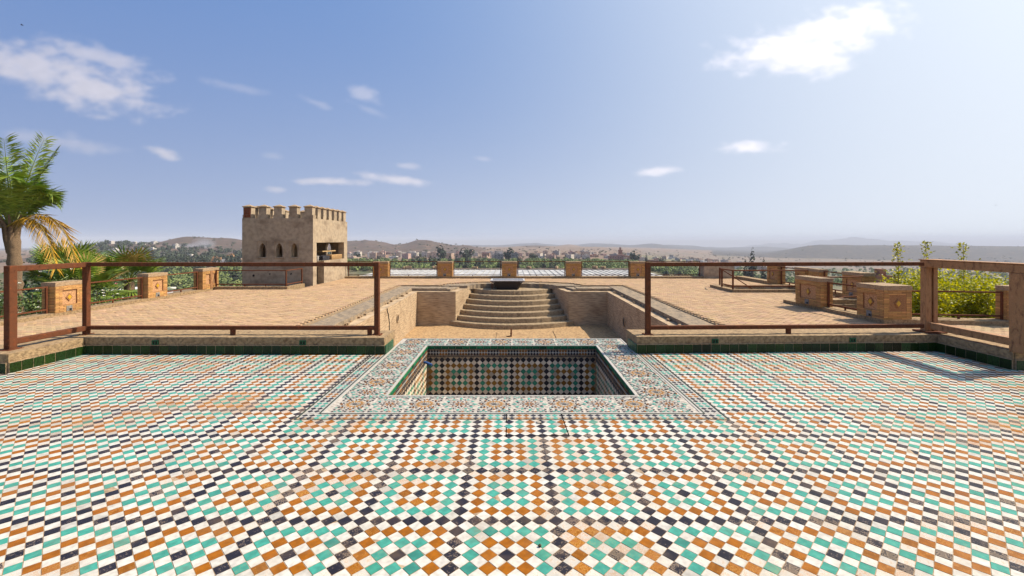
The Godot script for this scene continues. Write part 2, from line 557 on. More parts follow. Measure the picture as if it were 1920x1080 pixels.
func mosaic_floor() -> void:
	var base := MB.new()
	var names := ["white glaze", "teal glaze", "amber glaze", "dark glaze"]
	# the bed: a slab with the pool's hole left out and the two raised corners beside it
	base.box(P(-9, -0.25, 3.8), P(9, -0.0016, -1.5))
	base.box(P(-5.75, -0.25, 6.12), P(-RIM, -0.0016, 3.8))
	base.box(P(RIM, -0.25, 6.3), P(5.95, -0.0016, 3.8))
	base.box(P(-9, -0.25, 5.1), P(-5.75, -0.0016, 3.8))
	base.box(P(5.95, -0.25, 5.3), P(9, -0.0016, 3.8))
	var floor_ := obj("mosaic_floor", base, M["grout"], self, "structure")
	var mbs := [MB.new(), MB.new(), MB.new(), MB.new()]
	var wear := FastNoiseLite.new()
	wear.seed = 77
	wear.frequency = 0.9
	wear.fractal_octaves = 4
	rng.seed = 1234
	var half := CELL / 2 - 0.0013
	var shared := {}
	var near := 0
	for jj in range(-28, 110):
		for ii in range(-190, 190):
			if posmod(ii + jj, 2): continue
			var c := Vector2(CX + ii * CELL / 2, CD + jj * CELL / 2)
			if c.y < 0.9 or absf(c.x) > 8.2: continue
			if c.x < -5.62 - (5.95 - c.y) * 0.05 and c.y > 5.02: continue
			if c.x > 5.74 and c.y > 5.20: continue
			if c.y > (5.92 if c.x < 0 else 5.95 + (c.x - 1.65) * 0.034): continue
			var inside := absf(c.x) < RIM and c.y > RIM_D
			if inside and absf(c.x) < RIM - half and c.y > RIM_D + half: continue
			var kind := 0 if posmod(ii, 2) else motif(floori(ii / 2.0), floori(jj / 2.0))
			# heavier wear in trodden and stained patches
			var w := wear.get_noise_2d(c.x, c.y) * 0.9 + 0.37 + rng.randfn(0, 0.2)
			w += 0.75 * exp(-Vector2((c.x + 2.4) / 0.9, (c.y - 4.1) / 0.35).length_squared())
			w += 0.45 * exp(-Vector2((c.x - 3.3) / 0.9, (c.y - 3.7) / 0.5).length_squared())
			if c.y < 3.0: w += 0.08
			w += [-0.10, -0.04, 0.14, 0.27][kind] * (1.0 if c.y < 3.4 else 0.5)
			var row := clampi(int(w * 12.0), 0, 15)
			var win := Vector2(rng.randi() % 16, row) / 16.0
			var tone := 1.0 + rng.randfn(0, 0.10)
			var tint := Color(tone, tone * (1 + rng.randfn(0, 0.02)), tone * (1 + rng.randfn(0, 0.03)))
			if kind == 0: tint = Color(minf(tone, 1.08), minf(tone, 1.08) * (1.0 - 0.03 * maxf(w, 0.0)), minf(tone, 1.08) * (1.0 - 0.07 * maxf(w, 0.0)))
			var px := 960 + FOCAL * c.x / c.y
			if near < 300 and c.y > 2.05 and px > 0 and px < 1920:
				near += 1
				var key := "%d %d %d" % [kind, row / 2, rng.randi() % 3]
				if not shared.has(key):
					var one := MB.new()
					one.col = tint
					var cuv := func(q: Vector2) -> Vector2: return win + Vector2((q.x + q.y) / CELL + 0.5, (q.y - q.x) / CELL + 0.5) / 17.0
					one.prism(PackedVector2Array([Vector2(half, 0), Vector2(0, half), Vector2(-half, 0), Vector2(0, -half)]), -0.006, 0.0, 0.0012, cuv)
					shared[key] = one.mesh()
				var t := put("tile", shared[key], M[names[kind]], floor_)
				t.position = P(c.x, rng.randfn(0, 0.0004), c.y)
				t.rotation = Vector3(rng.randfn(0, 0.007), rng.randfn(0, 0.02) + (PI / 2) * (rng.randi() % 4), rng.randfn(0, 0.007))
				continue
			var b: MB = mbs[kind]
			b.col = tint
			b.o = Vector3(0, rng.randfn(0, 0.0005), 0)
			var j := rng.randfn(0, 0.02)
			var poly := PackedVector2Array()
			for k in 4: poly.append(c + Vector2.from_angle(j + k * PI / 2) * half)
			if absf(c.x) < RIM + half and c.y > RIM_D - half:
				if c.y < RIM_D + half and absf(c.x) < RIM: poly = clip(poly, Vector2(0, 1), RIM_D)
				elif c.x < 0: poly = clip(poly, Vector2(1, 0), -RIM)
				else: poly = clip(poly, Vector2(-1, 0), -RIM)
				if poly.size() < 3: continue
			var tu := Vector2(rng.randfn(0, 0.007), rng.randfn(0, 0.007))
			b.nx = Vector3(tu.x, 1, tu.y).normalized()
			b.ux = (Vector3.RIGHT - b.nx * b.nx.x).normalized()
			b.vx = b.nx.cross(b.ux)
			var uvf := func(q: Vector2) -> Vector2: return win + Vector2((q.x - c.x + q.y - c.y) / CELL + 0.5, (q.y - c.y - q.x + c.x) / CELL + 0.5) / 17.0
			b.o = P(c.x, b.o.y, c.y) - b.ux * c.x - b.vx * c.y
			b.prism(poly, -0.006, 0.0, 0.0012, uvf)
	var all := ArrayMesh.new()
	for k in 4:
		all.add_surface_from_arrays(Mesh.PRIMITIVE_TRIANGLES, mbs[k].arrays())
		all.surface_set_material(k, M[names[k]])
	put("far_tiles", all, null, floor_, "stuff")
	# three saw cuts that frame a lifted and relaid patch before the pool
	for q in [[Vector2(-0.045, 2.895 + 0.53), Vector2(-0.045, 3.88)], [Vector2(-0.045, 3.445), Vector2(0.437, 3.445)], [Vector2(0.437, 3.445), Vector2(0.425, 3.88)]]:
		var cut := MB.new()
		cut.col = Color(0.15, 0.075, 0.045)
		var a: Vector2 = q[0]
		var e: Vector2 = q[1]
		var side := (e - a).orthogonal().normalized() * 0.0035
		cut.prism(PackedVector2Array([a + side, a - side, e - side, e + side]) if (e - a).cross(side) < 0 else PackedVector2Array([a - side, a + side, e + side, e - side]), -0.004, 0.0009)
		obj("joint_strip", cut, M["plain"], floor_)

# ---------------------------------------------------------------- plunge pool
const PL := -1.2
const PR := 1.19
const PN := 4.34
const PF := 6.38
const OUT := 1.655
const OUT_F := 6.84
const OUT_N := 3.885

var WHITE := Color(0.47, 0.44, 0.385)
var TEAL := Color(0.07, 0.27, 0.21)
var AMBER := Color(0.32, 0.12, 0.015)
var DARK := Color(0.035, 0.031, 0.036)
var GREEN := Color(0.012, 0.13, 0.055)

func kite(b: MB, c: Vector2, ang: float, r0: float, r1: float, half_w: float, bulge := 0.5) -> void:
	var d := Vector2.from_angle(ang)
	var s := d.orthogonal() * half_w
	var m := lerpf(r0, r1, bulge)
	var poly := PackedVector2Array([c + d * r0, c + d * m - s, c + d * r1, c + d * m + s])
	if (poly[1] - poly[0]).cross(poly[2] - poly[1]) < 0: poly.reverse()
	b.prism(poly, -0.004, rng.randfn(0, 0.0003), 0.0008)

func rosette(b: MB, c: Vector2, amber: bool, sx: float, sd: float) -> void:
	var tone := func(q: Color) -> Color: return q * (1.0 + rng.randfn(0, 0.10))
	if amber:
		b.col = Color(0.10, 0.095, 0.09)
		var p := PackedVector2Array()
		for k in 12: p.append(c + Vector2.from_angle(TAU * k / 12) * 0.022)
		b.prism(p, -0.004, 0.0, 0.001)
		for k in 16:
			var a := TAU * k / 16
			b.col = tone.call(WHITE); kite(b, c, a, 0.025, 0.06, 0.0055, 0.6)
			b.col = tone.call(Color(0.40, 0.19, 0.035)); kite(b, c, a + TAU / 32, 0.036, 0.094, 0.0115, 0.6)
			b.col = tone.call(WHITE); kite(b, c, a, 0.066, 0.104, 0.011, 0.5)
			b.col = tone.call(DARK); kite(b, c, a + TAU / 32, 0.099, 0.120, 0.010)
			b.col = tone.call(WHITE if k % 2 else AMBER); kite(b, c, a, 0.108, 0.138, 0.0135)
			b.col = tone.call(DARK if k % 2 else WHITE); kite(b, c, a + TAU / 32, 0.126, 0.154, 0.013)
	else:
		for k in 8:
			var a := TAU * k / 8
			b.col = tone.call(DARK if k % 2 else WHITE); kite(b, c, a, 0.0, 0.024, 0.006, 0.6)
			b.col = tone.call(AMBER); kite(b, c, a + TAU / 16, 0.016, 0.050, 0.0105, 0.55)
			b.col = tone.call(WHITE); kite(b, c, a, 0.028, 0.066, 0.0115)
			b.col = tone.call(DARK); kite(b, c, a + TAU / 16, 0.053, 0.075, 0.010)
			b.col = tone.call(AMBER if k % 2 else DARK); kite(b, c, a, 0.069, 0.092, 0.011)
			for s in [-1, 1]:
				b.col = tone.call(WHITE); kite(b, c, a + s * TAU / 34, 0.078, 0.112, 0.0125)
			for s in [-1, 0, 1]:
				b.col = tone.call(TEAL * 1.3 if (k + s) % 2 == 0 else WHITE); kite(b, c, a + s * TAU / 26, 0.113, 0.150 + (0.016 if s == 0 else 0.0), 0.016)
			b.col = tone.call(DARK if k % 2 else WHITE); kite(b, c, a + TAU / 16, 0.098, 0.126, 0.010)
	# the spandrels: stars and splinters on a fine grid
	var pitch := 0.0228
	var nx_ := int(sx / pitch / 2)
	var nd := int(sd / pitch / 2)
	for i in range(-nx_, nx_ + 1):
		for j in range(-nd, nd + 1):
			var q := Vector2(i, j) * pitch
			if q.length() < (0.163 if amber else 0.172): continue
			if absf(q.x) > sx / 2 - 0.01 or absf(q.y) > sd / 2 - 0.01: continue
			var pick := posmod(i * 7 + j * 5 + (i * j) % 3, 12)
			b.col = tone.call(DARK if pick < 4 else WHITE if pick < 9 else AMBER * 1.2 if pick < 10 else TEAL * 1.2)
			var rr := pitch * 0.60
			var p := PackedVector2Array()
			var st := (0.0 if (i + j) % 2 else PI / 4) + rng.randfn(0, 0.12)
			for k in 4: p.append(c + q + Vector2.from_angle(st + k * PI / 2) * rr * (0.8 if k % 2 else 1.0))
			b.prism(p, -0.004, rng.randfn(0, 0.0003), 0.0008)

func bar(b: MB, a: Vector2, e: Vector2, w: float, h: float, drop := 0.005) -> void:
	var s := (e - a).normalized().orthogonal() * w / 2
	var poly := PackedVector2Array([a + s, e + s, e - s, a - s])
	if (poly[1] - poly[0]).cross(poly[2] - poly[1]) < 0: poly.reverse()
	b.prism(poly, -drop, h, 0.0006)

func diamond_row(b: MB, a: Vector2, e: Vector2, across: Vector2, pitch: float, rows: int, pat: Array) -> void:
	var nn := int((e - a).length() / pitch)
	var d := (e - a) / nn
	var w := across.normalized()
	for i in nn:
		for r in rows:
			var c := a + d * (i + 0.5) + w * (r - (rows - 1) / 2.0) * pitch * 0.95
			b.col = pat[posmod(i, pat.size())] * (1 + rng.randfn(0, 0.1))
			var p := PackedVector2Array([c + d * 0.45, c + w * pitch * 0.42, c - d * 0.45, c - w * pitch * 0.42])
			if (p[1] - p[0]).cross(p[2] - p[1]) < 0: p.reverse()
			b.prism(p, -0.004, rng.randfn(0, 0.0003), 0.001)

func pool_wall(pool: Node3D, part: MeshInstance3D, o: Vector3, ux: Vector3, nx: Vector3, width: float, deep: float, singly: bool) -> void:
	# o: left end of the top edge as one looks at the wall from inside the pool
	var b := MB.new()
	var put_to := func(m: MB) -> void:
		m.o = o; m.ux = ux; m.vx = Vector3.UP; m.nx = nx
	put_to.call(b)
	rng.seed = 400 + int(o.x * 100 + o.z * 10)
	# green coping tiles, dark fillets and the little chequer frieze
	var ng := int(width / 0.098)
	for i in ng:
		var g := MB.new() if singly else b
		put_to.call(g)
		g.col = GREEN * (1.3 + rng.randfn(0, 0.3))
		var x0 := width * i / ng + 0.002
		var x1 := width * (i + 1) / ng - 0.002
		g.prism(PackedVector2Array([Vector2(x0, -0.044), Vector2(x1, -0.044), Vector2(x1, -0.010), Vector2(x0, -0.010)]), -0.006, 0.006 + rng.randfn(0, 0.0006), 0.002)
		if singly: obj("coping_tile", g, M["green glaze"], part)
	b.col = DARK
	bar(b, Vector2(0, -0.050), Vector2(width, -0.050), 0.008, 0.003)
	bar(b, Vector2(0, -0.150), Vector2(width, -0.150), 0.010, 0.003)
	var nf := int(width / 0.0405)
	for i in nf:
		for r in 2:
			b.col = (DARK if posmod(i, 7) < 4 else AMBER * 0.8) * (1 + rng.randfn(0, 0.15))
			var c := Vector2(width * (i + 0.5) / nf, -0.079 - r * 0.042)
			var hw := width / nf * 0.47
			b.prism(PackedVector2Array([c + Vector2(hw, 0), c + Vector2(0, 0.020), c - Vector2(hw, 0), c - Vector2(0, 0.020)]), -0.004, 0.001, 0.001)
			b.col = WHITE * (1 + rng.randfn(0, 0.05))
			c += Vector2(width / nf / 2, 0)
			if i < nf - 1 and r == 0:
				c.y -= 0.021
				b.prism(PackedVector2Array([c + Vector2(hw, 0), c + Vector2(0, 0.020), c - Vector2(hw, 0), c - Vector2(0, 0.020)]), -0.004, 0.001, 0.001)
	# the diamonds below
	var nc := int(round(width / 0.0823))
	var pu := width / nc
	var rows := int((deep - 0.17) / pu) + 1
	var cache := {}
	for r in rows:
		for i in nc:
			for w in 2:
				var c := Vector2(pu * (i + 0.5 + w * 0.5), -0.162 - pu * (r + 0.5 + w * 0.5))
				if w and i == nc - 1: continue
				if c.y - pu * 0.5 < -deep: continue
				var kind := 0
				if w == 0: kind = motif(i + 1, -r)
				var colour: Color = [Color(0.80, 0.66, 0.50), Color(0.05, 0.25, 0.155), Color(0.32, 0.15, 0.03), DARK * 0.9][kind]
				var hw := pu / 2 - 0.0015
				var poly := PackedVector2Array([Vector2(hw, 0), Vector2(0, hw), Vector2(-hw, 0), Vector2(0, -hw)])
				if singly and r < 8 and (w == 0 or r < 3):
					var key := "%d %d" % [kind, rng.randi() % 4]
					if not cache.has(key):
						var one := MB.new()
						one.ux = ux; one.vx = Vector3.UP; one.nx = nx
						one.col = colour * (1 + rng.randfn(0, 0.16))
						one.prism(poly, -0.005, 0.0, 0.0015)
						cache[key] = one.mesh()
					var t := put("tile", cache[key], M["small glaze"], part)
					t.position = o + ux * c.x + Vector3.UP * c.y + nx * rng.randfn(0, 0.0005)
				else:
					b.col = colour * (1 + rng.randfn(0, 0.14))
					for k in 4: poly[k] += c
					b.prism(poly, -0.005, 0.0, 0.0015)
	obj("small_tiles", b, M["small glaze"], part, "stuff")

func plunge_pool() -> void:
	var t := thing("plunge_pool", "empty square plunge pool lined with diamond mosaic and framed by rosette tilework", "pool", P(0, 0, 5.4))
	t.position = Vector3.ZERO
	# bed of the frame, and the shell
	var bed := MB.new()
	bed.box(P(-RIM, -0.25, PN - 0.004), P(RIM, -0.0035, RIM_D + 0.0))
	bed.box(P(-RIM, -0.25, 6.0), P(-OUT, -0.004, PN))
	bed.box(P(OUT, -0.25, 6.1), P(RIM, -0.004, PN))
	bed.box(P(-OUT, -0.25, OUT_F), P(PL - 0.006, -0.0045, PN))
	bed.box(P(PR + 0.006, -0.25, OUT_F), P(OUT, -0.0045, PN))
	bed.box(P(PL - 0.006, -0.25, OUT_F), P(PR + 0.006, -0.0045, PF + 0.006))
	obj("frame_bed", bed, M["pale grout"], t)
	var deep := 1.05
	var rim := MB.new()
	rng.seed = 99
	# white edge bands
	rim.col = WHITE * 1.06
	for q in [[Vector2(PL - 0.012, PN), Vector2(PL - 0.012, PF + 0.02)], [Vector2(PR + 0.012, PN), Vector2(PR + 0.012, PF + 0.02)], [Vector2(PL, PF + 0.012), Vector2(PR, PF + 0.012)], [Vector2(PL - 0.022, PN - 0.013), Vector2(PR + 0.022, PN - 0.013)], [Vector2(-OUT + 0.01, OUT_N), Vector2(-OUT + 0.01, OUT_F)], [Vector2(OUT - 0.01, OUT_N), Vector2(OUT - 0.01, OUT_F)], [Vector2(-OUT, OUT_F - 0.01), Vector2(OUT, OUT_F - 0.01)], [Vector2(-OUT + 0.02, OUT_N + 0.012), Vector2(OUT - 0.02, OUT_N + 0.012)]]:
		bar(rim, q[0], q[1], 0.02, 0.001)
	obj("edge_band", rim, M["small glaze"], t)
	var stars := MB.new()
	var bw := OUT + PL - 0.04
	for i in range(-5, 6):
		var x := i * 0.3195 + 0.165 - 0.005
		if i < -5 or i > 4: continue
		rosette(stars, Vector2(x, (OUT_N + PN) / 2 - 0.004), posmod(i, 2) == 1, 0.3195, bw)
		rosette(stars, Vector2(x, (OUT_F + PF) / 2 + 0.002), posmod(i, 2) == 1, 0.3195, bw)
	for j in 7:
		var d := 4.11 + 0.3195 * (j + 1)
		rosette(stars, Vector2(-(OUT - PL) / 2, d), j % 2 == 1, bw, 0.3195)
		rosette(stars, Vector2((OUT + PR) / 2, d), j % 2 == 0, bw, 0.3195)
	obj("rosette_tilework", stars, M["small glaze"], t, "stuff")
	# the outer border: two rows of little diamonds between dark fillets
	var edge := MB.new()
	var pat := [DARK, DARK, TEAL * 1.2, TEAL * 1.2, DARK, DARK, AMBER, AMBER]
	var mid_x := (RIM + OUT) / 2
	var mid_d := (RIM_D + OUT_N) / 2
	diamond_row(edge, Vector2(-RIM + 0.02, mid_d), Vector2(RIM - 0.02, mid_d), Vector2(0, 1), 0.0605, 2, pat)
	diamond_row(edge, Vector2(-mid_x, OUT_N + 0.02), Vector2(-mid_x, 5.9), Vector2(1, 0), 0.0605, 2, pat)
	diamond_row(edge, Vector2(mid_x, OUT_N + 0.02), Vector2(mid_x, 5.94), Vector2(1, 0), 0.0605, 2, pat)
	edge.col = WHITE
	bar(edge, Vector2(-RIM + 0.014, mid_d), Vector2(RIM - 0.014, mid_d), 0.122, -0.0022)
	bar(edge, Vector2(-mid_x, OUT_N + 0.004), Vector2(-mid_x, 5.9), 0.128, -0.0022)
	bar(edge, Vector2(mid_x, OUT_N + 0.004), Vector2(mid_x, 5.94), 0.128, -0.0022)
	obj("border_diamonds", edge, M["small glaze"], t, "stuff")
	var fil := MB.new()
	fil.col = Color(0.075, 0.10, 0.07)
	for q in [[Vector2(-RIM, RIM_D + 0.006), Vector2(RIM, RIM_D + 0.006), 0.011], [Vector2(-OUT, OUT_N - 0.005), Vector2(OUT, OUT_N - 0.005), 0.010], [Vector2(-RIM + 0.006, RIM_D + 0.012), Vector2(-RIM + 0.006, 5.9), 0.013], [Vector2(RIM - 0.006, RIM_D + 0.012), Vector2(RIM - 0.006, 5.95), 0.013], [Vector2(-OUT - 0.009, OUT_N), Vector2(-OUT - 0.009, 5.9), 0.016], [Vector2(OUT + 0.009, OUT_N), Vector2(OUT + 0.009, 5.95), 0.016]]:
		bar(fil, q[0], q[1], q[2], 0.0018)
	obj("dark_fillet", fil, M["green glaze"], t)
	# four walls and the floor
	var names := ["far_wall", "left_wall", "right_wall", "near_wall"]
	var os := [P(PL, 0, PF), P(PL, 0, PN), P(PR, 0, PF), P(PR, 0, PN)]
	var us := [Vector3.RIGHT, Vector3.FORWARD, Vector3.BACK, Vector3.LEFT]
	var ns := [Vector3.BACK, Vector3.RIGHT, Vector3.LEFT, Vector3.FORWARD]
	var ws := [PR - PL, PF - PN, PF - PN, PR - PL]
	for k in 4:
		var w := MB.new()
		w.o = os[k]; w.ux = us[k]; w.vx = Vector3.UP; w.nx = ns[k]
		w.col = Color(1.15, 1.2, 1.25)
		var e := -0.15
		w.prism(PackedVector2Array([Vector2(e if k in [0, 3] else 0.0, -deep), Vector2(ws[k] - (e if k in [0, 3] else 0.0), -deep), Vector2(ws[k] - (e if k in [0, 3] else 0.0), -0.006), Vector2(e if k in [0, 3] else 0.0, -0.006)]), -0.16, -0.003)
		var part := obj(names[k], w, M["grout"], t)
		pool_wall(t, part, os[k], us[k], ns[k], ws[k], deep, k == 0)
	var fl := MB.new()
	fl.box(P(PL - 0.1, -deep - 0.15, PF + 0.1), P(PR + 0.1, -deep, PN - 0.1))
	var fp := obj("pool_floor", fl, M["grout"], t)
	var ft := MB.new()
	for i in 29:
		for j in 25:
			var c := Vector2(PL + 0.04 + i * 0.0823, PN + 0.04 + j * 0.0823)
			ft.col = [WHITE, TEAL, AMBER, DARK][motif(i, j)] * (1 + rng.randfn(0, 0.1))
			ft.o = Vector3(0, -deep + 0.003, 0)
			ft.prism(PackedVector2Array([c + Vector2(0.04, 0), c + Vector2(0, 0.04), c - Vector2(0.04, 0), c - Vector2(0, 0.04)]), -0.003, 0.0, 0.001)
	obj("floor_tiles", ft, M["small glaze"], fp, "stuff")
	# outer face of the pool block towards the sunken court
	var back := MB.new()
	back.rough(P(-OUT + 0.01, BAS, OUT_F - 0.005), P(OUT - 0.01, -0.26, PF + 0.12), 0.25, 0.01, fine, 2.0)
	obj("outer_wall", back, M["concrete"], t)
	var hose := MB.new()
	hose.col = Color(0.02, 0.09, 0.28)
	hose.tube(PackedVector3Array([P(PL - 0.01, -0.165, 6.12), P(PL + 0.03, -0.17, 6.12), P(PL + 0.075, -0.19, 6.12), P(PL + 0.11, -0.2, 6.11)]), PackedFloat32Array([0.017, 0.017, 0.017, 0.0165]), 10)
	tag(obj("hose_end", hose, M["plain"], self), "short end of blue hose poking out of the pool's left wall", "hose")

# ---------------------------------------------------------------- low walls round the mosaic
func low_wall(called: String, label: String, a: Vector2, b: Vector2, tiles := true, ext0 := 0.0, ext1 := 0.0, outlets := [], ret0 := false, ret1 := false) -> Node3D:
	var t := along(called, label, "low wall", a, b, 0.0)
	var L := (b - a).length()
	var core := MB.new()
	core.rough(Vector3(-ext0, -0.2, -0.49), Vector3(L + ext1, 0.216, 0.0), 0.035, 0.008, fine, 5.0)
	obj("mortar", core, M["kerb mortar"], t)
	if tiles:
		var nn := int(round(L / 0.123))
		var tl := MB.new()
		for i in nn:
			var g := MB.new()
			var x0 := L * i / nn + 0.0015
			var x1 := L * (i + 1) / nn - 0.0015
			var k := 1.0 + rng.randfn(0, 0.3)
			g.col = Color(0.020 * k, 0.050 * k, 0.010 * k * (1 + rng.randfn(0, 0.2)))
			g.box(Vector3(x0, -0.004, 0.002), Vector3(x1, 0.112 + rng.randfn(0, 0.001), 0.017 + rng.randfn(0, 0.0012)), 0.003)
			obj("green_tile", g, M["green glaze"], t)
		tl.box(Vector3(0, -0.004, 0.0), Vector3(L, 0.1185, 0.013))
		tl.box(Vector3(0, 0.1135, 0.0), Vector3(L, 0.1195, 0.016))
		obj("tile_bed", tl, M["cap stone"], t)
	for e in 2:
		if not (ret0 if e == 0 else ret1): continue
		for k in 3:
			var g := MB.new()
			g.col = Color(0.016, 0.085, 0.03) * (1.4 + rng.randfn(0, 0.2))
			var x := -0.016 if e == 0 else L + 0.001
			g.box(Vector3(x, -0.004, -0.123 * (k + 1) + 0.0015), Vector3(x + 0.015, 0.118, -0.123 * k - 0.0015 + (0.012 if k == 0 else 0.0)), 0.003)
			obj("green_tile", g, M["green glaze"], t)
	for x in outlets:
		var f := MB.new()
		f.col = Color(0.03, 0.15, 0.06)
		for q in [[-0.042, 0.124, -0.030, 0.184], [0.030, 0.124, 0.042, 0.184], [-0.030, 0.172, 0.030, 0.184], [-0.030, 0.124, 0.030, 0.132], [-0.006, 0.132, 0.006, 0.172]]:
			f.box(Vector3(x + q[0], q[1], 0.001), Vector3(x + q[2], q[3], 0.019), 0.002)
		var fo := obj("outlet_frame", f, M["green glaze"], t)
		var hole := MB.new()
		hole.box(Vector3(x - 0.030, 0.132, -0.02), Vector3(x + 0.030, 0.172, 0.010))
		obj("outlet_hole", hole, M["dark void"], fo)
	return t

func rail_frame(called: String, label: String, a: Vector2, b: Vector2, y0: float, top: float, low: float, s: float, posts: Array, feet: Array, m := "rusty steel", group := "", over0 := 0.0, over1 := 0.0) -> Node3D:
	var t := along(called, label, "railing", a, b, y0, group)
	var L := (b - a).length()
	for k in 2:
		var r := MB.new()
		var y := (top if k == 0 else low) - y0
		r.box(Vector3(-over0, y - s, -s / 2), Vector3(L + over1, y, s / 2), s * 0.08)
		obj("top_rail" if k == 0 else "bottom_rail", r, M[m], t)
	for x in posts:
		var p := MB.new()
		p.box(Vector3(x - s * 0.62, -0.02, -s * 0.62), Vector3(x + s * 0.62, top - y0 - (s if x > 0.04 and x < L - 0.04 else -0.004), s * 0.62), s * 0.08)
		var po := obj("post", p, M[m], t)
		if s > 0.045:
			var bp := MB.new()
			bp.box(Vector3(x - s * 1.25, -0.012, -s * 1.2), Vector3(x + s * 1.25, 0.007, s * 1.2), 0.002)
			for e in [[-1, -1], [1, 1], [-1, 1], [1, -1]]:
				bp.box(Vector3(x + e[0] * s * 0.95 - 0.006, 0.006, e[1] * s * 0.92 - 0.006), Vector3(x + e[0] * s * 0.95 + 0.006, 0.015, e[1] * s * 0.92 + 0.006), 0.002)
			obj("foot_plate", bp, M[m], po)
			var wb := MB.new()
			for y in [top - y0 - s, low - y0 - s, low - y0]:
				for k in 5:
					for sd in [-1, 1]:
						var c := Vector3(x + sd * s * 0.64, y + rng.randfn(0, 0.0015), s * (-0.4 + 0.2 * k))
						wb.box(c - Vector3(0.005, 0.004, 0.006), c + Vector3(0.005, 0.004, 0.006), 0.0015)
			obj("weld", wb, M[m], po)
	for x in feet:
		var p := MB.new()
		p.box(Vector3(x - s * 0.5, -0.02, -s * 0.45), Vector3(x + s * 0.5, low - y0 - s + 0.002, s * 0.45), 0.002)
		obj("foot", p, M[m], t)
	return t

func mosaic_edges() -> void:
	rng.seed = 31
	low_wall("low_wall", "long low wall left of the pool, green glazed tiles along its foot", Vector2(-5.615, 5.91), Vector2(-1.67, 5.895), true, 0.55, 0.0, [0.93, 2.87], false, true)
	low_wall("low_wall", "short low wall running forward at the far left, sunlit green tiles", Vector2(-5.665, 5.05), Vector2(-5.615, 5.895), true, 0.0, 0.0)
	low_wall("low_wall", "low wall with green tiles leaving the picture at the left edge", Vector2(-9.0, 5.05), Vector2(-5.68, 5.05), true, 0.0, 0.0)
	low_wall("low_wall", "long low wall right of the pool, green glazed tiles along its foot", Vector2(1.655, 5.95), Vector2(5.75, 6.09), true, 0.0, 0.55, [1.05, 2.93], true, false)
	low_wall("low_wall", "short low wall running forward under the heavy rusty frame at right", Vector2(5.752, 6.075), Vector2(5.79, 5.19), true, 0.0, 0.0)
	low_wall("low_wall", "low wall with green tiles leaving the picture at the right edge", Vector2(5.805, 5.18), Vector2(9.0, 5.22), true, 0.0, 0.0)
	# railings on them
	var s := 0.052
	rail_frame("railing", "dark rusty railing on the low wall left of the pool", Vector2(-5.79, 6.11), Vector2(-1.83, 6.09), 0.215, 1.195, 0.335, s, [0.0, 3.96], [2.0, 3.86])
	rail_frame("railing", "short rusty side railing at the far left, lit by the sun", Vector2(-5.885, 5.27), Vector2(-5.80, 6.09), 0.215, 1.195, 0.335, 0.066, [0.0], [])
	rail_frame("railing", "dark rusty railing on the low wall right of the pool", Vector2(1.845, 6.10), Vector2(5.70, 6.23), 0.215, 1.195, 0.335, s, [0.0], [1.95])
	# the heavy frame in the right corner: channel posts and wide flat rails
	var f := along("gate_frame", "heavy sun-bleached rusty steel frame of wide flat bars at right", "steel frame", Vector2(5.84, 6.25), Vector2(5.87, 5.22), 0.215)
	var L := 1.03
	var tb := MB.new()
	tb.box(Vector3(-0.09, 0.905, -0.08), Vector3(L + 0.16, 1.005, 0.085), 0.006)
	obj("top_rail", tb, M["sun-bleached rust"], f)
	var cap := MB.new()
	cap.box(Vector3(-0.10, 1.006, -0.09), Vector3(L + 0.2, 1.016, 0.095), 0.002)
	cap.box(Vector3(-0.10, 1.0065, -0.2), Vector3(-0.02, 1.0155, -0.0901), 0.002)
	obj("cap_plate", cap, M["sun-bleached rust"], f)
	var lb := MB.new()
	lb.box(Vector3(0.05, 0.055, -0.07), Vector3(L, 0.135, 0.075), 0.005)
	lb.box(Vector3(0.05, 0.125, 0.045), Vector3(L, 0.145, 0.078), 0.002)
	obj("bottom_rail", lb, M["sun-bleached rust"], f)
	for k in 2:
		var p := MB.new()
		var x0 := -0.08 if k == 0 else L - 0.01
		p.box(Vector3(x0, -0.01, 0.0), Vector3(x0 + (0.085 if k == 0 else 0.16), 0.904, 0.09), 0.005)
		p.box(Vector3(x0 + 0.012, 0.0, -0.028), Vector3(x0 + 0.03, 0.904, 0.0), 0.002)
		p.box(Vector3(x0, -0.01, -0.09), Vector3(x0 + (0.085 if k == 0 else 0.16), 0.904, -0.028), 0.005)
		obj("post", p, M["sun-bleached rust"], f)
	var fp := MB.new()
	fp.box(Vector3(-0.14, -0.004, -0.13), Vector3(0.1, 0.02, 0.15), 0.004)
	obj("foot_plate", fp, M["rusty steel"], f)
	var f2 := MB.new()
	f2.box(Vector3(0.0, 0.0, 0.0), Vector3(3.0, 0.07, 0.05), 0.004)
	f2.box(Vector3(0.0, 0.9, 0.0), Vector3(3.0, 0.98, 0.05), 0.004)
	var o2 := thing("railing", "rusty railing continuing out of the picture at right", "railing", P(6.1, 0.23, 5.36))
	for k in 2:
		var r := MB.new()
		r.box(Vector3(0, 0.07 if k == 0 else 0.9, -0.03), Vector3(3.0, 0.14 if k == 0 else 0.98, 0.03), 0.004)
		obj("bottom_rail" if k == 0 else "top_rail", r, M["sun-bleached rust"], o2)
	for x in [1.5, 2.96]:
		var p := MB.new()
		p.box(Vector3(x - 0.04, -0.02, -0.04), Vector3(x + 0.04, 0.901, 0.04), 0.004)
		obj("post", p, M["sun-bleached rust"], o2)

# ---------------------------------------------------------------- brick terrace
const TL := -11.35
const TR := 10.95
const TF := 22.0
const BW := 3.77            # inner face of the basin walls
const BC := 17.8            # its far corners
const SO := 4.62            # outer edge of the bare strip
const LAND := 21.0          # far edge of the strip behind the steps

func flank_x(d: float) -> float:      # inner face of the walls beside the steps
	return lerpf(2.24, 1.72, clampf((d - BC) / 1.9, 0, 1.4))

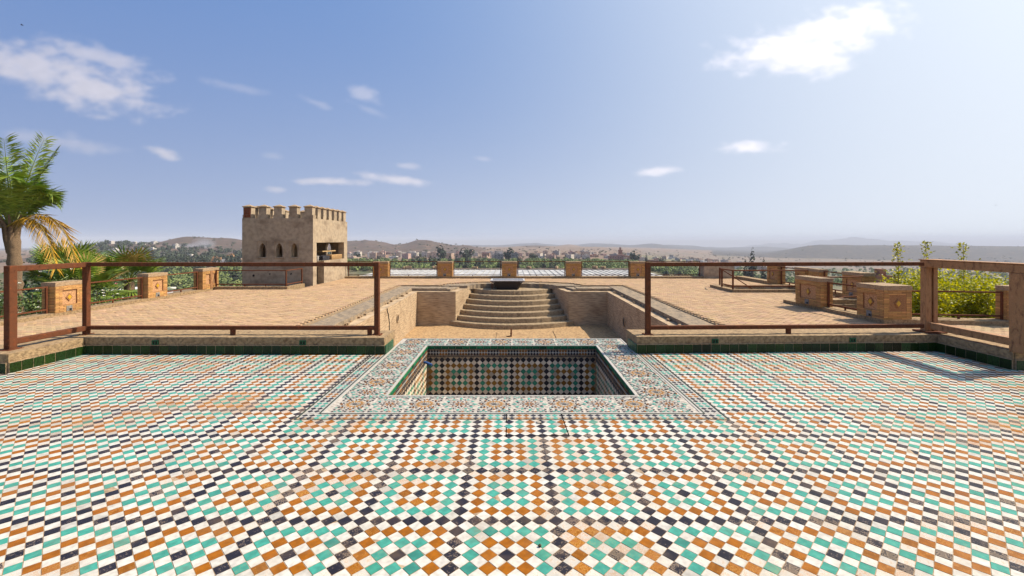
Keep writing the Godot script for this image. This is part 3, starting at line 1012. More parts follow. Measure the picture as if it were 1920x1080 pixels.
func paved(x: float, d: float) -> bool:
	if d < 6.5 and absf(x) < 6.1: return false
	if d < 5.6 or d > TF - 0.1: return false
	if x < TL + 0.1 or x > TR - 0.1: return false
	if absf(x) < SO:
		if d < 18.75: return false
		var arc := 18.75 + 1.75 * sqrt(maxf(0.0, 1.0 - pow(x / 2.9, 2)))
		if absf(x) < 2.9 and d < arc: return false
	if x < -8.35 and d > 17.1: return false            # void and tower
	if x > 8.15 and x < 10.6 and d > 16.25 and d < 17.75: return false   # stairwell
	if x > 8.45 and d > 10.4 and d < 13.4: return false
	if x > 8.2 and d < 5.9: return true
	return true

func terrace() -> void:
	var slab := MB.new()
	var y := TER - 0.03
	for q in [[TL, -SO, 5.55, 17.05], [-8.2, -SO, 17.05, TF], [-SO, -3.0, 18.78, TF], [3.0, SO, 18.78, TF], [-3.0, 3.0, 20.62, TF], [SO, 8.05, 5.55, TF], [8.05, TR, 17.85, TF], [8.05, TR, 13.3, 16.15], [10.6, TR, 16.15, 17.85], [8.05, TR, 5.55, 10.4]]:
		slab.box(P(q[0], -3.2, q[3]), P(q[1], y, q[2]))
	for q in [[-3.0, -1.2, 19.75, 20.62], [1.2, 3.0, 19.75, 20.62], [-1.2, 1.2, 20.3, 20.62]]: slab.box(P(q[0], -3.2, q[3]), P(q[1], TER - 0.047, q[2]))
	slab.box(P(8.4, -3.2, 13.3), P(TR, -0.72, 10.4))
	var t := obj("terrace", slab, M["paving joint"], self, "structure")
	rng.seed = 555
	var list := []
	var lx := 0.205
	var ld := 0.098
	var row := 0
	var d := 5.6
	while d < TF:
		var x := TL - 0.1 + (row % 2) * lx * 0.5
		while x < TR:
			if paved(x, d) and paved(x + lx * 0.5, d) and paved(x - lx * 0.5, d): list.append(Vector2(x, d))
			x += lx
		d += ld
		row += 1
	var shapes := []
	for k in 8:
		var b := MB.new()
		var s := 1.0 + rng.randfn(0, 0.09)
		b.col = Color(s, s * (1 + rng.randfn(0, 0.035)), s * (1 + rng.randfn(0, 0.06)))
		b.box(Vector3(-lx / 2 + 0.004, -0.03, -ld / 2 + 0.004), Vector3(lx / 2 - 0.004, 0.03, ld / 2 - 0.004), 0.006)
		shapes.append(b.mesh())
	var mm := MultiMesh.new()
	mm.transform_format = MultiMesh.TRANSFORM_3D
	mm.use_colors = true
	mm.mesh = shapes[0]
	var rest := []
	var count := 0
	for p in list:
		var tf := Transform3D(Basis.from_euler(Vector3(rng.randfn(0, 0.012), rng.randfn(0, 0.015), rng.randfn(0, 0.012))), P(p.x, TER - 0.03 + rng.randfn(0, 0.0022), p.y))
		var px: float = 960 + FOCAL * p.x / p.y
		var py: float = 450 + FOCAL * (EYE - TER) / p.y
		if count < 300 and py < 621 and px > 20 and px < 1900 and p.y < 10.9:
			count += 1
			var o := put("brick", shapes[rng.randi() % 8], M["paving brick"], t)
			o.transform = tf
		else:
			rest.append(tf)
	mm.instance_count = rest.size()
	for i in rest.size():
		mm.set_instance_transform(i, rest[i])
		var s := 1.0 + rng.randfn(0, 0.10)
		mm.set_instance_color(i, Color(s, s * (1 + rng.randfn(0, 0.035)), s * (1 + rng.randfn(0, 0.06))))
	var mi := MultiMeshInstance3D.new()
	mi.name = "far_bricks"
	mi.multimesh = mm
	mi.material_override = M["paving brick"]
	mi.set_meta("kind", "stuff")
	t.add_child(mi, true)

# ---------------------------------------------------------------- sunken basin and its steps
func basin() -> void:
	var t := thing("sunken_basin", "sunken dry fountain basin with bare concrete walls in the terrace", "basin", P(0, BAS, 12))
	t.position = Vector3.ZERO
	rng.seed = 61
	var fl := MB.new()
	fl.rough(P(-BW - 0.2, BAS - 0.3, 20.5), P(BW + 0.2, BAS, 6.4), 0.22, 0.012, fine, 2.0)
	obj("floor_slab", fl, M["dusty floor"], t)
	for q in [[1.52, 16.7, 2.86, 12.8], [-0.55, 16.4, 0.75, 14.2], [-2.9, 15.7, -0.9, 13.4]]:
		var pl := MB.new()
		pl.rough(P(q[0], BAS - 0.02, q[1]), P(q[2], BAS + 0.022, q[3]), 0.2, 0.008, fine, 3.0)
		obj("floor_patch", pl, M["dusty floor"], t)
	for s in [-1, 1]:
		var w := MB.new()
		var x0: float = BW if s > 0 else -BW - 0.3
		w.rough(P(x0, BAS - 0.1, 18.1), P(x0 + 0.3, WTOP, 6.42), 0.11, 0.005, fine, 2.2)
		obj("side_wall", w, M["concrete"], t)
		var bk := MB.new()
		x0 = 2.24 if s > 0 else -BW
		bk.rough(P(x0, BAS - 0.1, 18.1), P(x0 + BW - 2.24, WTOP - 0.004, BC), 0.11, 0.005, fine, 2.2)
		obj("back_wall", bk, M["concrete"], t)
		# the walls that close in beside the steps
		var fw := MB.new()
		var n := 12
		for i in n:
			var d0 := BC + 0.02 + 2.0 * i / n
			var d1 := BC + 0.02 + 2.0 * (i + 1) / n
			var xa: float = flank_x(d0) * s
			var xb: float = flank_x(d1) * s
			var th: float = 0.34 * s
			var yt := WTOP + 0.003 + fine.get_noise_1d(i * 9.0) * 0.03
			var yb := WTOP + 0.003 + fine.get_noise_1d(i * 9.0 + 9.0) * 0.03
			var ps := [P(xa, BAS, d0), P(xb, BAS, d1), P(xb, yb, d1), P(xa, yt, d0), P(xa + th, yt, d0), P(xb + th, yb, d1)]
			if s > 0:
				fw.quad(ps[0], ps[3], ps[2], ps[1]); fw.quad(ps[3], ps[4], ps[5], ps[2])
			else:
				fw.quad(ps[0], ps[1], ps[2], ps[3]); fw.quad(ps[3], ps[2], ps[5], ps[4])
		obj("flank_wall", fw, M["concrete"], t)
		# the strip of bare mortar on top, a little step above the wall
		var st := MB.new()
		x0 = BW + 0.26 if s > 0 else -SO
		st.rough(P(x0, -0.9, 18.8), P(x0 + SO - BW - 0.26, STRIP, 6.45), 0.09, 0.03, broad, 3.0)
		obj("mortar_strip", st, M["bare mortar strip"], t)
		var sb := MB.new()
		x0 = 2.6 if s > 0 else -BW - 0.28
		sb.rough(P(x0, -0.9, 18.79), P(x0 + BW + 0.28 - 2.6, STRIP - 0.012, 18.06), 0.09, 0.035, broad, 3.0)
		obj("mortar_strip", sb, M["bare mortar strip"], t)
		var cn := MB.new()
		var cp := PackedVector2Array([Vector2((flank_x(18.05) + 0.3) * s, 18.03), Vector2(3.04 * s, 18.03), Vector2(3.04 * s, 20.3), Vector2((flank_x(19.8) + 0.3) * s, 19.85)])
		if s < 0: cp.reverse()
		cn.prism(cp, -0.95, STRIP - 0.045)
		obj("mortar_strip", cn, M["bare mortar strip"], t)
		# rubble of broken edging along the step
		var rb := MB.new()
		for i in 60:
			var p := P((BW + 0.2 + rng.randf() * 0.12) * s, WTOP + 0.02, 7.5 + rng.randf() * 10.2)
			var k := 0.015 + rng.randf() * 0.045
			rb.rough(p - Vector3(k, k * 0.5, k * 1.4), p + Vector3(k, k * 0.7, k * 1.4), k, k * 0.5, fine, 14.0)
		obj("rubble", rb, M["cap stone"], t, "stuff")
	# curved strip behind the landing
	var arc := MB.new()
	var seg := 40
	for i in seg:
		var ring := []
		for e in 2:
			var a := lerpf(PI * 0.02, PI * 0.98, float(i + e) / seg)
			var wob := fine.get_noise_1d((i + e) * 6.0) * 0.07
			ring.append([P(1.9 * cos(a), -0.62, 19.0 + 1.05 * sin(a) + wob), P(1.9 * cos(a), STRIP - 0.01 + wob * 0.3, 19.03 + 1.05 * sin(a) + wob), P(3.05 * cos(a), STRIP + 0.008 + wob * 0.4, 18.78 + 1.85 * sin(a)), P(3.05 * cos(a), -0.7, 18.78 + 1.85 * sin(a))])
		for k in 3: arc.quad(ring[0][k], ring[0][k + 1], ring[1][k + 1], ring[1][k])
	for s in [-1, 1]:
		var ca: float = cos(PI * 0.02) * s
		var ps := [P(1.9 * ca, -0.75, 19.03), P(3.05 * ca, -0.75, 18.86), P(3.05 * ca, STRIP + 0.008, 18.86), P(1.9 * ca, STRIP - 0.008, 19.03)]
		if s > 0: arc.quad(ps[0], ps[1], ps[2], ps[3])
		else: arc.quad(ps[1], ps[0], ps[3], ps[2])
		ps = [P(1.9 * ca, STRIP - 0.008, 19.03), P(3.05 * ca, STRIP + 0.008, 18.86), P(3.05 * ca, STRIP + 0.008, 18.96), P(1.9 * ca, STRIP - 0.008, 19.12)]
		if s > 0: arc.quad(ps[0], ps[1], ps[2], ps[3])
		else: arc.quad(ps[1], ps[0], ps[3], ps[2])
	obj("mortar_strip", arc, M["bare mortar strip"], t)
	# openings in the walls
	for q in [[-1, 14.76, -1.08, 0.055, 0.13], [1, 15.1, -1.25, 0.06, 0.15], [-1, 9.6, -1.2, 0.05, 0.05]]:
		var s: int = q[0]
		var h := MB.new()
		var path := PackedVector3Array()
		for i in 13:
			var a := TAU * i / 12.0
			path.append(P((BW - 0.012) * s, q[2] + sin(a) * q[4], q[1] + cos(a) * q[3] * 2))
		h.tube(path, PackedFloat32Array([0.02]), 6, false)
		var ho := obj("drain_rim", h, M["cap stone"], t)
		var v := MB.new()
		v.o = P((BW - 0.014) * s, q[2], q[1]); v.ux = Vector3.FORWARD if s < 0 else Vector3.BACK; v.vx = Vector3.UP; v.nx = Vector3(-s, 0, 0)
		var pg := PackedVector2Array()
		for i in 12: pg.append(Vector2(cos(TAU * i / 12) * q[3] * 2, sin(TAU * i / 12) * q[4]))
		v.prism(pg, -0.05, 0.0)
		obj("drain_hole", v, M["dark void"], ho)
	var cr := MB.new()
	cr.o = P(-BW + 0.017, 0, 0); cr.ux = Vector3.FORWARD; cr.vx = Vector3.UP; cr.nx = Vector3.RIGHT
	var y := WTOP - 0.02
	var d := 13.55
	while y > BAS + 0.1:
		var y2 := y - 0.06
		var d2 := d + rng.randfn(0.02, 0.035)
		cr.prism(PackedVector2Array([Vector2(d2 - 0.012, y2), Vector2(d2 + 0.014, y2), Vector2(d + 0.014, y), Vector2(d - 0.012, y)]), -0.02, 0.0)
		y = y2; d = d2
	obj("crack", cr, M["dark void"], t)
	var pipe := thing("standpipe", "thin dark pipe standing upright in the dusty basin floor", "pipe", P(-0.03, BAS, 15.6))
	var pm := MB.new()
	pm.tube(PackedVector3Array([Vector3(0, -0.05, 0), Vector3(0, 0.17, 0), Vector3(0.005, 0.3, 0)]), PackedFloat32Array([0.028, 0.028, 0.026]), 10)
	obj("pipe", pm, M["rusty steel"], pipe)
	var co := MB.new()
	co.tube(PackedVector3Array([Vector3(-0.16, 0.03, 0.02), Vector3(0.0, 0.05, 0)]), PackedFloat32Array([0.018]), 8)
	co.tube(PackedVector3Array([Vector3(0, 0.12, 0), Vector3(0, 0.15, 0)]), PackedFloat32Array([0.036]), 10)
	obj("collar", co, M["rusty steel"], pipe)

func steps() -> void:
	var t := thing("curved_steps", "seven curved concrete steps rising from the sunken basin", "steps", P(0, BAS, 17))
	t.position = Vector3.ZERO
	rng.seed = 62
	var cen := 20.95
	var rise := (-0.62 - BAS) / 7.0
	for k in 7:
		var R := 4.0 - 0.305 * k
		var y1 := BAS + rise * (k + 1)
		var y0 := BAS + rise * k - 0.02
		var b := MB.new()
		var seg := 44
		var prev := []
		for i in seg + 1:
			var u := lerpf(-1.0, 1.0, float(i) / seg)
			var lim := 2.5
			if k > 0: lim = flank_x(cen - sqrt(R * R - 4.0)) + 0.12
			var x := u * lim
			var wob := fine.get_noise_2d(x * 14.0, k * 40.0) * 0.018
			var d := cen - sqrt(maxf(R * R - x * x, 0.01)) + wob
			var yy := y1 + fine.get_noise_2d(x * 9.0 + 50, k * 40.0) * 0.012
			var cur := [P(x, y0, d - 0.012), P(x, yy - 0.022, d), P(x, yy, d + 0.022), P(x, yy - 0.006, d + 0.5)]
			if i > 0:
				for j in 3: b.quad(prev[j], cur[j], cur[j + 1], prev[j + 1])
				if k == 6: b.quad(prev[3], cur[3], P(x, yy - 0.006, 20.3), P(prev[3].x, yy - 0.006, 20.3))
			prev = cur
		if k == 0:
			for s in [-1, 1]:
				var x: float = 2.5 * s
				var d := cen - sqrt(R * R - x * x)
				var ps := [P(x, y0, d), P(x, y1, d), P(x, y1, d + 0.5), P(x, y0, d + 0.5)]
				if s < 0: b.quad(ps[3], ps[0], ps[1], ps[2])
				else: b.quad(ps[0], ps[3], ps[2], ps[1])
		obj("step", b, M["step concrete"], t)

func tub() -> void:
	var t := thing("basin_tub", "dark rectangular tub with flared sides and a pale rim, on the top step", "tub", P(-0.19, -0.625, 19.6))
	var b := MB.new()
	var rings := []
	for q in [[0.47, 0.30, 0.0], [0.49, 0.33, 0.03], [0.58, 0.40, 0.2], [0.66, 0.45, 0.34], [0.68, 0.46, 0.365]]:
		var ring := PackedVector3Array()
		for i in 32:
			var a := TAU * i / 32 + 0.001
			var cx := signf(cos(a)) * pow(absf(cos(a)), 0.32)
			var cz := signf(sin(a)) * pow(absf(sin(a)), 0.32)
			ring.append(Vector3(cx * q[0], q[2], cz * q[1]))
		rings.append(ring)
	for k in rings.size() - 1:
		for i in 32:
			var j := (i + 1) % 32
			b.quad(rings[k][i], rings[k + 1][i], rings[k + 1][j], rings[k][j])
	obj("shell", b, M["tub plastic"], t)
	var rim := MB.new()
	rim.col = Color(0.62, 0.60, 0.60)
	for q in [[Vector3(-0.74, 0.365, 0.42), Vector3(0.74, 0.405, 0.50)], [Vector3(-0.74, 0.365, -0.50), Vector3(0.74, 0.405, -0.42)], [Vector3(-0.74, 0.365, -0.42), Vector3(-0.66, 0.405, 0.42)], [Vector3(0.66, 0.365, -0.42), Vector3(0.74, 0.405, 0.42)]]:
		rim.box(q[0], q[1], 0.008)
	obj("rim", rim, M["plain"], t)
	var ins := MB.new()
	ins.col = Color(0.22, 0.235, 0.27)
	ins.box(Vector3(-0.655, 0.30, -0.415), Vector3(0.655, 0.385, 0.415))
	obj("fill", ins, M["plain"], t)
	var leg := MB.new()
	leg.box(Vector3(-0.68, 0.0, 0.40), Vector3(-0.65, 0.364, 0.43), 0.003)
	obj("leg", leg, M["rusty steel"], t)

# ---------------------------------------------------------------- parapet: brick piers, kerbs, railings
var pier_meshes := {}

func brick_face(b: MB, o: Vector3, ux: Vector3, nx: Vector3, w: float, h: float, hole: Rect2) -> void:
	b.o = o; b.ux = ux; b.vx = Vector3.UP; b.nx = nx
	var ch := 0.036
	var rows := int(round(h / ch))
	for r in rows:
		var band := 1.0 + rng.randfn(0, 0.09)
		var x := -0.11 * (r % 2)
		while x < w - 0.01:
			var x0 := maxf(x, 0.0) + 0.003
			var x1 := minf(x + 0.21, w) - 0.003
			x += 0.21
			if x1 - x0 < 0.02: continue
			var y0 := h * r / rows + 0.003
			var y1 := h * (r + 1) / rows - 0.003
			var k := band * (1.0 + rng.randfn(0, 0.13))
			b.col = Color(0.60 * k, 0.325 * k * (1 + rng.randfn(0, 0.05)), 0.11 * k)
			var spans := [[x0, x1]]
			if hole.size.x > 0 and y1 > hole.position.y + 0.01 and y0 < hole.end.y - 0.01:
				spans = [[x0, minf(x1, hole.position.x)], [maxf(x0, hole.end.x), x1]]
			for s in spans:
				if s[1] - s[0] < 0.015: continue
				var e := rng.randfn(0, 0.0018)
				b.prism(PackedVector2Array([Vector2(s[0], y0), Vector2(s[1], y0), Vector2(s[1], y1), Vector2(s[0], y1)]), -0.02, 0.006 + e, 0.003)

# a pier whose long inner face looks along local +z; it stands with its base at local y = 0
func pier(label: String, c: Vector2, turn: float, L: float, T: float, H: float, y := TER + 0.07, side_panel := false, drain := true) -> Node3D:
	var t := thing("brick_pier", label, "pier", P(c.x, y, c.y), turn, "brick piers along the terrace parapet")
	var core := MB.new()
	var x := L / 2
	var z := T / 2
	var hb := H - 0.1
	core.box(Vector3(-x + 0.004, 0, -z + 0.004), Vector3(x - 0.004, hb, z - 0.035))
	core.box(Vector3(-x + 0.004, 0, z - 0.036), Vector3(-x + 0.18, hb, z - 0.004))
	core.box(Vector3(x - 0.18, 0, z - 0.036), Vector3(x - 0.004, hb, z - 0.004))
	core.box(Vector3(-x + 0.18, 0, z - 0.036), Vector3(x - 0.18, hb * 0.28, z - 0.004))
	core.box(Vector3(-x + 0.18, hb * 0.82, z - 0.036), Vector3(x - 0.18, hb, z - 0.004))
	obj("core", core, M["pier mortar"], t)
	var b := MB.new()
	var hole := Rect2(0.18, hb * 0.28, L - 0.36, hb * 0.54)
	brick_face(b, Vector3(-x, 0, z - 0.004), Vector3.RIGHT, Vector3.BACK, L, hb, hole)
	brick_face(b, Vector3(x, 0, -z + 0.004), Vector3.LEFT, Vector3.FORWARD, L, hb, Rect2())
	brick_face(b, Vector3(x - 0.004, 0, z), Vector3.FORWARD, Vector3.RIGHT, T, hb, Rect2(0.13, hb * 0.28, T - 0.26, hb * 0.54) if side_panel else Rect2())
	brick_face(b, Vector3(-x + 0.004, 0, -z), Vector3.BACK, Vector3.LEFT, T, hb, Rect2())
	obj("brickwork", b, M["pier brick"], t, "stuff")
	for k in (2 if side_panel else 1):
		var pn := MB.new()
		if k == 0:
			pn.o = Vector3(0, hb * 0.55, z - 0.03); pn.ux = Vector3.RIGHT; pn.nx = Vector3.BACK
		else:
			pn.o = Vector3(x - 0.006, hb * 0.55, 0); pn.ux = Vector3.FORWARD; pn.nx = Vector3.RIGHT
		pn.vx = Vector3.UP
		var pw := (L - 0.36) / 2 if k == 0 else (T - 0.26) / 2
		pn.prism(PackedVector2Array([Vector2(-pw, -hb * 0.27), Vector2(pw, -hb * 0.27), Vector2(pw, hb * 0.27), Vector2(-pw, hb * 0.27)]), -0.02, 0.001)
		var po := obj("panel", pn, M["pier panel"], t)
		for e in 2:
			var q := MB.new()
			q.o = pn.o; q.ux = pn.ux; q.vx = pn.vx; q.nx = pn.nx
			var r := 0.105 if e == 0 else 0.076
			q.prism(PackedVector2Array([Vector2(r * 0.85, 0), Vector2(0, r), Vector2(-r * 0.85, 0), Vector2(0, -r)]), -0.002, 0.02 if e == 0 else 0.027, 0.003 if e == 0 else 0.012)
			obj("diamond_frame" if e == 0 else "diamond_tile", q, M["pier mortar"] if e == 0 else M["yellow glaze"], po)
	var cp := MB.new()
	cp.rough(Vector3(-x - 0.012, hb, -z - 0.012), Vector3(x + 0.012, H, z + 0.012), 0.06, 0.012, fine, 4.0)
	obj("cap", cp, M["cap stone"], t)
	if drain:
		var g := MB.new()
		g.col = Color(0.30, 0.28, 0.25)
		g.rough(Vector3(-0.10, 0.01, z - 0.01), Vector3(0.06, 0.16, z + 0.012), 0.04, 0.02, fine, 9.0)
		var go := obj("mortar_patch", g, M["plain"], t)
		var h := MB.new()
		h.box(Vector3(-0.02, 0.03, z), Vector3(0.035, 0.085, z + 0.017))
		obj("drain_hole", h, M["dark void"], go)
	return t

func kerb(label: String, a: Vector2, b: Vector2, w := 0.32, h := 0.1) -> Node3D:
	# its front face runs from a to b, the body lies behind (local -z)
	var t := along("kerb", label, "kerb", a, b, TER)
	var m := MB.new()
	m.rough(Vector3(0, -2.6, -w), Vector3((b - a).length(), h, 0), 0.07, 0.012, fine, 3.0)
	obj("mortar", m, M["kerb mortar"], t)
	return t

func parapet() -> void:
	rng.seed = 71
	var yk := TER + 0.095
	kerb("sunlit kerb under the left parapet, from the near pier to the tower court", Vector2(TL, 4.0), Vector2(TL, 17.05), 0.4, 0.06)
	kerb("kerb with a low railing before the foot of the tower", Vector2(TL - 0.1, 17.1), Vector2(-8.55, 17.1), 0.25, 0.1)
	kerb("short kerb running back to the tower's front wall", Vector2(-8.551, 17.12), Vector2(-8.5, 18.45), 0.2, 0.1)
	kerb("long straight kerb along the far edge of the terrace", Vector2(-8.2, TF), Vector2(TR + 0.4, TF), 0.45, 0.09)
	kerb("lit kerb along the right edge behind the stairwell", Vector2(TR, TF - 0.01), Vector2(TR, 13.3), 0.4, 0.12)
	kerb("kerb carrying the two near brick piers at right", Vector2(8.12, 13.45), Vector2(8.3, 10.02), 0.44, 0.1)
	kerb("lit kerb before the yellow-green bushes at right", Vector2(8.31, 10.12), Vector2(11.6, 9.72), 0.4, 0.1)
	kerb("kerb behind the near brick piers closing the little bay", Vector2(8.6, 13.38), Vector2(10.9, 13.38), 0.3, 0.1)
	# curved steps of the bay between the near piers
	var bay := thing("bay_step", "curved pale kerb in the bay between the two near brick piers", "kerb", P(10.9, -0.72, 10.4))
	for k in 2:
		var m := MB.new()
		var seg := 16
		for i in seg:
			var a0 := lerpf(PI * 0.5, PI, float(i) / seg)
			var a1 := lerpf(PI * 0.5, PI, float(i + 1) / seg)
			var r0 := 2.0 - k * 0.55
			var r1 := r0 - 0.3
			var y := 0.14 + 0.12 * k
			var f := func(r: float, a: float, yy: float) -> Vector3: return Vector3(cos(a) * r, yy, -sin(a) * r * 1.2)
			m.quad(f.call(r1, a0, y), f.call(r1, a1, y), f.call(r0, a1, y), f.call(r0, a0, y))
			m.quad(f.call(r0, a0, y), f.call(r0, a1, y), f.call(r0, a1, 0), f.call(r0, a0, 0))
			m.quad(f.call(r1, a1, y), f.call(r1, a0, y), f.call(r1, a0, 0), f.call(r1, a1, 0))
		obj("kerb_ring", m, M["kerb mortar"], bay)
	# piers: left side, far side, right side
	var E := PI / 2
	pier("brick pier with yellow diamond nearest the front on the left parapet", Vector2(TL - 0.17, 11.53), E, 0.74, 0.34, 0.77, TER + 0.05)
	pier("brick pier with yellow diamond before the fan palm, second on the left parapet", Vector2(TL - 0.17, 14.4), E, 0.78, 0.34, 0.77, TER + 0.05)
	var pc := pier("broken brick pier at the left corner near the tower", Vector2(TL - 0.17, 16.93), E, 0.9, 0.34, 0.77, TER + 0.05, false, false)
	var slot := MB.new()
	slot.rough(Vector3(-0.05, 0.0, 0.15), Vector3(0.09, 0.68, 0.185), 0.05, 0.03, fine, 8.0)
	obj("broken_edge", slot, M["pier mortar"], pc)
	pier("brick pier just out of view at left", Vector2(TL - 0.17, 8.6), E, 0.74, 0.34, 0.77, TER + 0.05)
	var far_l := ["shaded brick pier beside the left railing's end, on the far parapet", "brick pier left of the tub on the far parapet", "chipped brick pier right behind the tub on the far parapet", "brick pier right of the tub on the far parapet", "brick pier beside the right railing's end, on the far parapet"]
	for k in 5:
		pier(far_l[k], Vector2(-6.45 + 3.16 * k, TF + 0.2), 0, 0.73, 0.34, 0.74, TER + 0.085, false, k > 0)
	var blk := thing("masonry_block", "big grey-brown block at the far right corner of the terrace", "masonry block", P(10.1, TER, TF + 0.25))
	var bm := MB.new()
	bm.rough(Vector3(-0.72, 0.0, -0.3), Vector3(0.78, 0.72, 0.3), 0.09, 0.03, fine, 3.0)
	obj("masonry", bm, M["tower render"], blk)
	var W := -PI / 2
	pier("reddish brick pier behind the stairwell railing on the right parapet", Vector2(10.83, 18.42), W, 0.75, 0.32, 0.82, TER + 0.1, false, false)
	pier("brick pier where the stairwell railing meets the right parapet", Vector2(10.8, 16.62), W, 0.6, 0.3, 0.76, TER + 0.1, false, false)
	pier("narrow brick pier close in front of the stairwell corner, right parapet", Vector2(10.8, 15.85), W, 0.55, 0.3, 0.76, TER + 0.1, false, false)
	pier("wide brick pier with curved rail, far side of the bay at right", Vector2(10.78, 13.98), W, 0.8, 0.42, 0.78, TER + 0.1)
	pier("brick pier with yellow diamond throwing its shadow on the terrace, left of the pair", Vector2(8.31, 12.38), W + 0.05, 0.98, 0.34, 0.77, TER + 0.095)
	var p6 := pier("big corner brick pier with yellow diamonds on two faces", Vector2(8.62, 10.42), W + 0.05, 0.74, 0.66, 0.76, TER + 0.095, true)
	pier("brick pier behind the heavy frame's near post", Vector2(11.3, 10.0), 0.12, 0.7, 0.4, 0.77, TER + 0.09)
	# railings between them
	var g := "low railings between the brick piers"
	var top := TER + 0.73
	var low := TER + 0.2
	var s := 0.035
	for q in [["rusty low railing left of the nearest left pier", Vector2(TL - 0.17, 9.0), Vector2(TL - 0.17, 11.14)], ["rusty low railing between the two diamond piers at left", Vector2(TL - 0.17, 11.92), Vector2(TL - 0.17, 14.0)], ["rusty low railing before the orchard, left parapet", Vector2(TL - 0.17, 14.8), Vector2(TL - 0.17, 16.46)]]:
		var L: float = (q[2] - q[1]).length()
		rail_frame("low_railing", q[0], q[1], q[2], TER + 0.05, top, low - 0.03, s, [0.03, L - 0.03], [L * 0.5], "rusty steel", g)
	rail_frame("low_railing", "low railing along the front of the tower court", Vector2(TL + 0.02, 17.2), Vector2(-8.65, 17.2), yk, top, low, s, [0.0, 2.68], [1.1, 1.9], "rusty steel", g)
	rail_frame("low_railing", "short low railing running back to the tower wall, sunlit", Vector2(-8.65, 17.25), Vector2(-8.6, 18.4), yk, top, low, s, [1.13], [], "rusty steel", g)
	var names := ["low railing by the tower's corner, far parapet", "low railing of the first far bay before the metal roof", "low railing of the second far bay, left behind the tub", "low railing of the third far bay, right behind the tub", "low railing of the fourth far bay before the metal roof"]
	for k in 5:
		var x0 := -8.1 if k == 0 else -6.45 + 3.16 * (k - 1) + 0.4
		var x1 := -6.85 if k == 0 else x0 + 2.36
		rail_frame("low_railing", names[k], Vector2(x0, TF + 0.2), Vector2(x1, TF + 0.2), TER + 0.085, TER + 0.83, TER + 0.17, 0.03, [0.02, x1 - x0 - 0.02], [(x1 - x0) * 0.4], "rusty steel", g)
	rail_frame("low_railing", "low railing before the far right block", Vector2(6.6, TF + 0.2), Vector2(9.3, TF + 0.2), TER + 0.085, TER + 0.83, TER + 0.17, 0.03, [0.02, 2.68], [1.3], "rusty steel", g)
	for q in [["low railing behind the stairwell on the right parapet", 18.03, 16.95], ["low railing before the orchard on the right parapet", 15.55, 14.42]]:
		rail_frame("low_railing", q[0], Vector2(10.8, q[1]), Vector2(10.8, q[2]), TER + 0.1, top + 0.08, low + 0.03, s, [0.03, q[1] - q[2] - 0.03], [0.55], "rusty steel", g)
	rail_frame("low_railing", "low railing between the two near brick piers at right", Vector2(8.36, 11.88), Vector2(8.46, 10.8), yk, top + 0.04, low, s, [0.02], [0.55], "rusty steel", g)
	rail_frame("low_railing", "low railing before the yellow-green bushes at right", Vector2(9.0, 10.3), Vector2(10.98, 10.02), yk, top, low, s, [1.96], [1.1], "rusty steel", g)
	# the curved rail of the bay
	var cv := thing("curved_railing", "curved low railing sweeping round the bay behind the near piers", "railing", P(8.5, TER + 0.1, 13.0), 0.0, g)
	for k in 2:
		var m := MB.new()
		var path := PackedVector3Array()
		for i in 14:
			var a := lerpf(0.0, PI / 2, i / 13.0)
			path.append(Vector3(2.1 * sin(a), (0.7 if k == 0 else 0.12), -0.2 - 0.65 * (1.0 - cos(a)) + 0.2))
		m.tube(path, PackedFloat32Array([0.02]), 6)
		obj("top_rail" if k == 0 else "bottom_rail", m, M["rusty steel"], cv)
	# stairwell
	var sw := thing("stairwell", "square stairwell opening in the terrace with a kerb around it", "stairwell", P(9.3, TER, 17))
	for q in [[Vector3(-1.4, -0.3, 0.68), Vector3(1.6, 0.1, 0.93)], [Vector3(-1.4, -0.3, -0.93), Vector3(-1.15, 0.101, 0.679)], [Vector3(-1.149, -0.3, -0.93), Vector3(1.6, 0.1, -0.68)]]:
		var m := MB.new()
		m.rough(q[0], q[1], 0.08, 0.012, fine, 3.0)
		obj("kerb_side", m, M["kerb mortar"], sw)
	var pit := MB.new()
	pit.quad(Vector3(-1.15, -2.5, -0.68), Vector3(1.5, -2.5, -0.68), Vector3(1.5, 0.05, -0.68), Vector3(-1.15, 0.05, -0.68))
	pit.quad(Vector3(-1.15, -2.5, 0.68), Vector3(-1.15, -2.5, -0.68), Vector3(-1.15, 0.05, -0.68), Vector3(-1.15, 0.05, 0.68))
	pit.quad(Vector3(1.45, -2.5, -0.68), Vector3(1.45, -2.5, 0.68), Vector3(1.45, 0.0, 0.68), Vector3(1.45, 0.0, -0.68))
	obj("pit_wall", pit, M["tower render"], sw)
	for k in 8:
		var m := MB.new()
		m.box(Vector3(-1.1 + 0.3 * k, -2.5, -0.66), Vector3(-0.8 + 0.3 * k, -0.25 - 0.2 * k, 0.66), 0.01)
		obj("tread", m, M["concrete"], sw)
	var sr := thing("stair_railing", "rusty railing with a slanting handrail around the stairwell", "railing", P(9.3, TER + 0.1, 17))
	var pts := [Vector3(-1.33, 0, -0.05), Vector3(-1.04, 0, -0.85), Vector3(-1.33, 0, 0.8), Vector3(1.45, 0, 0.8)]
	var hi := [0.68, 0.68, 0.68, 0.68]
	for k in 4:
		var m := MB.new()
		m.box(pts[k] + Vector3(-0.025, -0.02, -0.025), pts[k] + Vector3(0.025, hi[k], 0.025), 0.003)
		obj("post", m, M["rusty steel"], sr)
